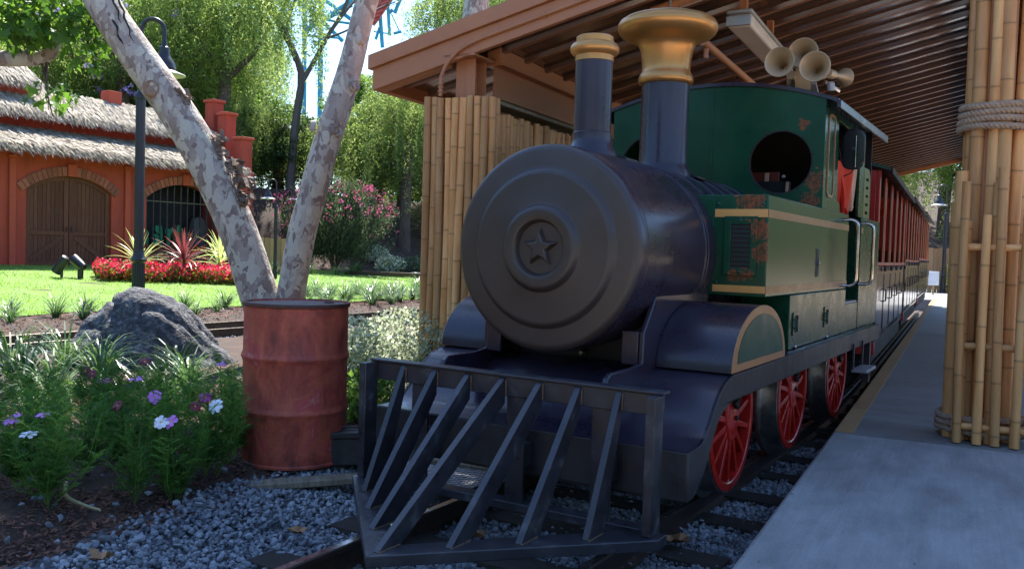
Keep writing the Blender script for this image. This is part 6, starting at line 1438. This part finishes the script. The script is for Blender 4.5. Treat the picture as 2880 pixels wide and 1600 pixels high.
cordyline(-7.45, 19.85, cordr_m, swr, 46, 'bronze red cordyline in the middle of the flower bed', 1.5, .34)
cordyline(-6.95, 20.75, cordg_m, sw, 30, 'lime striped cordyline nearest the sycamore trunk', 1.35)
cordyline(-7.15, 21.5, cordg_m, sw, 26, 'lime striped cordyline close to the barred window, behind the bronze one', 1.4, .4)

# ---------------------------------------------------------------- oleander, shrubs
ol = thing('oleander_bush', 'large oleander bush covered with pink flowers right of the sycamore trunks', 'bush', (-5.45, 26.8, float(G(-5.45, 26.8))))
V = []; T = []
for k_ in range(330):
    a_ = rng.uniform(0, 2*PI); rr = rng.uniform(0, 1)**.6; top = np.array([1.95*rr*np.cos(a_), 1.3*rr*np.sin(a_), 2.75-1.25*rr**2*rng.uniform(.6, 1.5)]); n = 46
    t = rng.uniform(.15, 1, n)**.8; P = np.outer(t, top)*np.array([1, 1, 1])+rng.normal(0, .055, (n, 3)); P[:, :2] = np.outer(t**.7, top[:2])+rng.normal(0, .06, (n, 2)); L = rng.uniform(.10, .18, n)
    V.append(kites(P, rng.normal(size=(n, 3))*.6+np.array([0, 0, .75])+top*.15, L, L*.13)); T.append(np.clip(rng.normal(.4, .2)+rng.normal(0, .15, n), 0, 1))
link('foliage', leafmesh('foliage', np.concatenate(V), np.concatenate(T)), ole_m, ol)
V = []; T = []
for k_ in range(190):
    a_ = rng.uniform(0, 2*PI); rr = rng.uniform(.15, 1)**.6; top = np.array([1.98*rr*np.cos(a_), 1.32*rr*np.sin(a_)-.05, 2.82-1.3*rr**2*rng.uniform(.5, 1.5)]); n = rng.integers(3, 13)
    P = top+rand_ball(n)*.11; L = rng.uniform(.035, .06, n); V.append(kites(P, rng.normal(size=(n, 3)), L, L*.5)); T.append(rng.uniform(0, 1, n))
link('blossom', leafmesh('blossom', np.concatenate(V), np.concatenate(T)), pink_m, ol)
mb = MB()
for k_ in range(22):
    a_ = rnd.uniform(0, 6.3); mb.tube([(0, 0, -.1), (.35*math.cos(a_), .25*math.sin(a_), .8), (1.1*math.cos(a_), .7*math.sin(a_), 2.0)], [.03, .02, .008], 5)
mb.build('stems', barkdark, ol)
def bush(name, label, x, y, R, H, m, n, leaf, w, group=None, z=None):
    P = rand_ball(n, .25)*np.array([R, R, H*.55])+np.array([0, 0, H*.5]); P[:, 2] = np.abs(P[:, 2]); L = rng.uniform(*leaf, n)
    t = thing(name, label, 'bush', (x, y, float(G(x, y)) if z is None else z), 0, group); link('foliage', leafmesh('foliage', kites(P, rng.normal(size=(n, 3))+np.array([0, 0, .4]), L, L*w), rng.uniform(0, 1, n)), m, t)
    mb = MB()
    for k_ in range(9): a_ = rnd.uniform(0, 6.3); mb.tube([(0, 0, -.05), (R*.3*math.cos(a_), R*.3*math.sin(a_), H*.4), (R*.7*math.cos(a_), R*.7*math.sin(a_), H*.85)], [.012, .008, .003], 5)
    mb.build('stems', barkdark, t); return t
gs = 'silvery variegated shrubs beside the drum'
bush('variegated_shrub', 'silvery leaved shrub close behind the right side of the drum', -1.20, 6.35, .40, .66, sil_m, 5000, (.02, .04), .4, gs)
bush('variegated_shrub', 'silvery leaved shrub between drum and bamboo column', -.82, 6.75, .44, .70, sil_m, 5400, (.02, .04), .4, gs)
bush('variegated_shrub', 'low silvery shrub at the foot of the bamboo column', -.52, 7.2, .32, .66, sil_m, 3600, (.02, .04), .4, gs)
bush('green_shrub', 'bright green low shrub seen behind the cowcatcher end', -.98, 5.95, .24, .34, mid_m, 900, (.03, .06), .4)
bush('green_shrub', 'loose green shrub at the foot of the far crook lamp', 16.1, 31.5, .75, 1.5, jac_m, 2600, (.07, .14), .22)
for k_, (x, y) in enumerate(((-3.9, 27.9), (-3.2, 28.4), (-2.4, 27.6), (-1.6, 28.0), (-4.6, 28.9), (-6.9, 28.2))):
    bush('ground_shrub', ('low dark shrub right of the oleander foot', 'low silvery shrub behind the pale boulder', 'low dark shrub next to the bamboo column on the bank', 'low silvery shrub farthest right on the bank', 'low dark shrub close behind the oleander', 'low silvery shrub left of the oleander on the bank')[k_], x, y, .5, .55, ole_m if k_ % 2 else sil_m, 900, (.05, .1), .3, 'low shrubs at the hillside foot')

# ---------------------------------------------------------------- cosmos: feathery plants with daisy flowers
def cosmos_mesh(seed, H=.52, stems=9):
    q = np.random.default_rng(seed); V = []; T = []
    for st in range(stems):
        a_ = q.uniform(0, 2*PI); le = q.uniform(.03, .20); top = np.array([le*np.cos(a_), le*np.sin(a_), H*q.uniform(.5, 1.08)]); tv = q.uniform(.1, .95)
        for k_ in range(13):
            t = .12+.88*((k_+1)/13)**.75; base = top*np.array([t**1.2, t**1.2, t]); b_ = q.uniform(0, 2*PI); L = q.uniform(.06, .115)*(1.15-.45*t); d = np.array([np.cos(b_), np.sin(b_), q.uniform(.2, 1.1)+.5*t])
            m_ = 10; tt = np.linspace(.1, 1, m_); ax_ = base+np.outer(tt*L, d)+np.outer(-(tt**2)*L*.30, [0, 0, 1]); sd = np.array([-np.sin(b_), np.cos(b_), 0])
            for sg in (-1, 1):
                D = d*.6+sd*sg*.8+q.normal(0, .22, (m_, 3)); l_ = L*.46*(1.15-tt*.7); V.append(kites(ax_, D, l_, np.full(m_, .0022)+l_*.02)); T.append(np.clip(q.normal(tv, .10, m_), 0, 1))
            V.append(kites(ax_[:1]-d*L*.1, d[None], np.array([L]), np.array([.0022]))); T.append([tv])
        V.append(kites(np.zeros((2, 3)), np.stack([top, top]), np.full(2, np.linalg.norm(top)), np.full(2, .0028))); T.append([.9, .9])
    return leafmesh('foliage', np.concatenate(V), np.concatenate(T))
cosm = [cosmos_mesh(i) for i in range(5)]
def petal_mesh():
    mb = MB()
    def g(u, v):
        w_ = (.10+.38*math.sin(PI*min(1, v*.62+.0))**1.0)*(1 if v < .85 else 1-.9*((v-.85)/.15)**2*(abs(u-.5)*2)**2); L = v*(1-.10*(abs(math.sin(3*PI*u)))*(v**4))
        return (L, (u-.5)*w_*1.0, .10*math.sin(PI*v)-.12*v*v+.03*math.cos(4*PI*u)*v)
    mb.grid(4, 5, lambda u, v: g(u, v)); return mb.mesh('petal', 60, recalc=False)
PM = {k_: petal_mesh() for k_ in PET}
cen_me = MB().lathe([(.02, -.03), (.13, -.02), (.17, .03), (.14, .08), (.06, .11), (.01, .115)], 12, lambda x, y, h: (x, y, h)).mesh('centre', 60)
def cosmos(x, y, k_, label=None, flower=None):
    z = float(G(x, y)); t = thing('cosmos_plant', label or 'leafy feathery cosmos plant without open flowers in the shaded bed', 'flower plant', (x, y, z), rnd.uniform(0, 6.3), 'cosmos plants in the front bed')
    link('foliage', cosm[k_ % 5], cos_m, t, None, None, (rnd.uniform(.8, 1.1),)*2+(rnd.uniform(.68, .95)*(1.0 if y < 4.6 else .95),))
    return t
bx_ = [(-2.35, 3.62), (-2.05, 3.75), (-1.72, 3.98), (-2.6, 3.95), (-2.3, 4.0), (-2.05, 4.25), (-1.75, 4.38), (-2.75, 4.3), (-2.45, 4.4), (-2.15, 4.65), (-1.85, 4.75), (-1.55, 4.72), (-2.9, 4.7), (-2.6, 4.85), (-2.3, 5.0), (-1.95, 5.1), (-1.65, 5.12), (-3.1, 5.2), (-2.75, 5.3), (-2.4, 5.45), (-2.05, 5.5), (-1.75, 5.5)]
for i, (x, y) in enumerate(bx_): cosmos(x+rnd.uniform(-.07, .07), y+rnd.uniform(-.07, .07), i)
FL = FLOWERS
for i, (x, y, z, col, size, pitch, yaw, lab) in enumerate(FL):
    t = cosmos(x+rnd.uniform(-.03, .03), y+.10, i, lab); rz = t.rotation_euler[2]; z0 = t.location.z
    base = Vector((t.location.x, t.location.y, z0)); R_ = Matrix.Rotation(-rz, 3, 'Z'); loc = R_ @ (Vector((x, y, z+.035))-base)
    stm = MB(); stm.tube(lerp_path([(0, 0, .05), loc*.5+Vector((.02, .01, .02)), loc-Vector((0, 0, .01))], 10), .0024, 5); stm.build('flower_stem', stem_m, t, smooth=60)
    f = link('flower', cen_me, pollen_m, t, loc, (pitch, 0, yaw-rz), size*.44)
    for k_ in range(8):
        link('petal', PM[col], PET[col], f, (0, 0, rnd.uniform(-.01, .02)), (rnd.uniform(-.2, .2), rnd.uniform(-.3, .1), k_*PI/4+rnd.uniform(-.08, .08)), (rnd.uniform(.9, 1.08), rnd.uniform(.95, 1.25), 1))
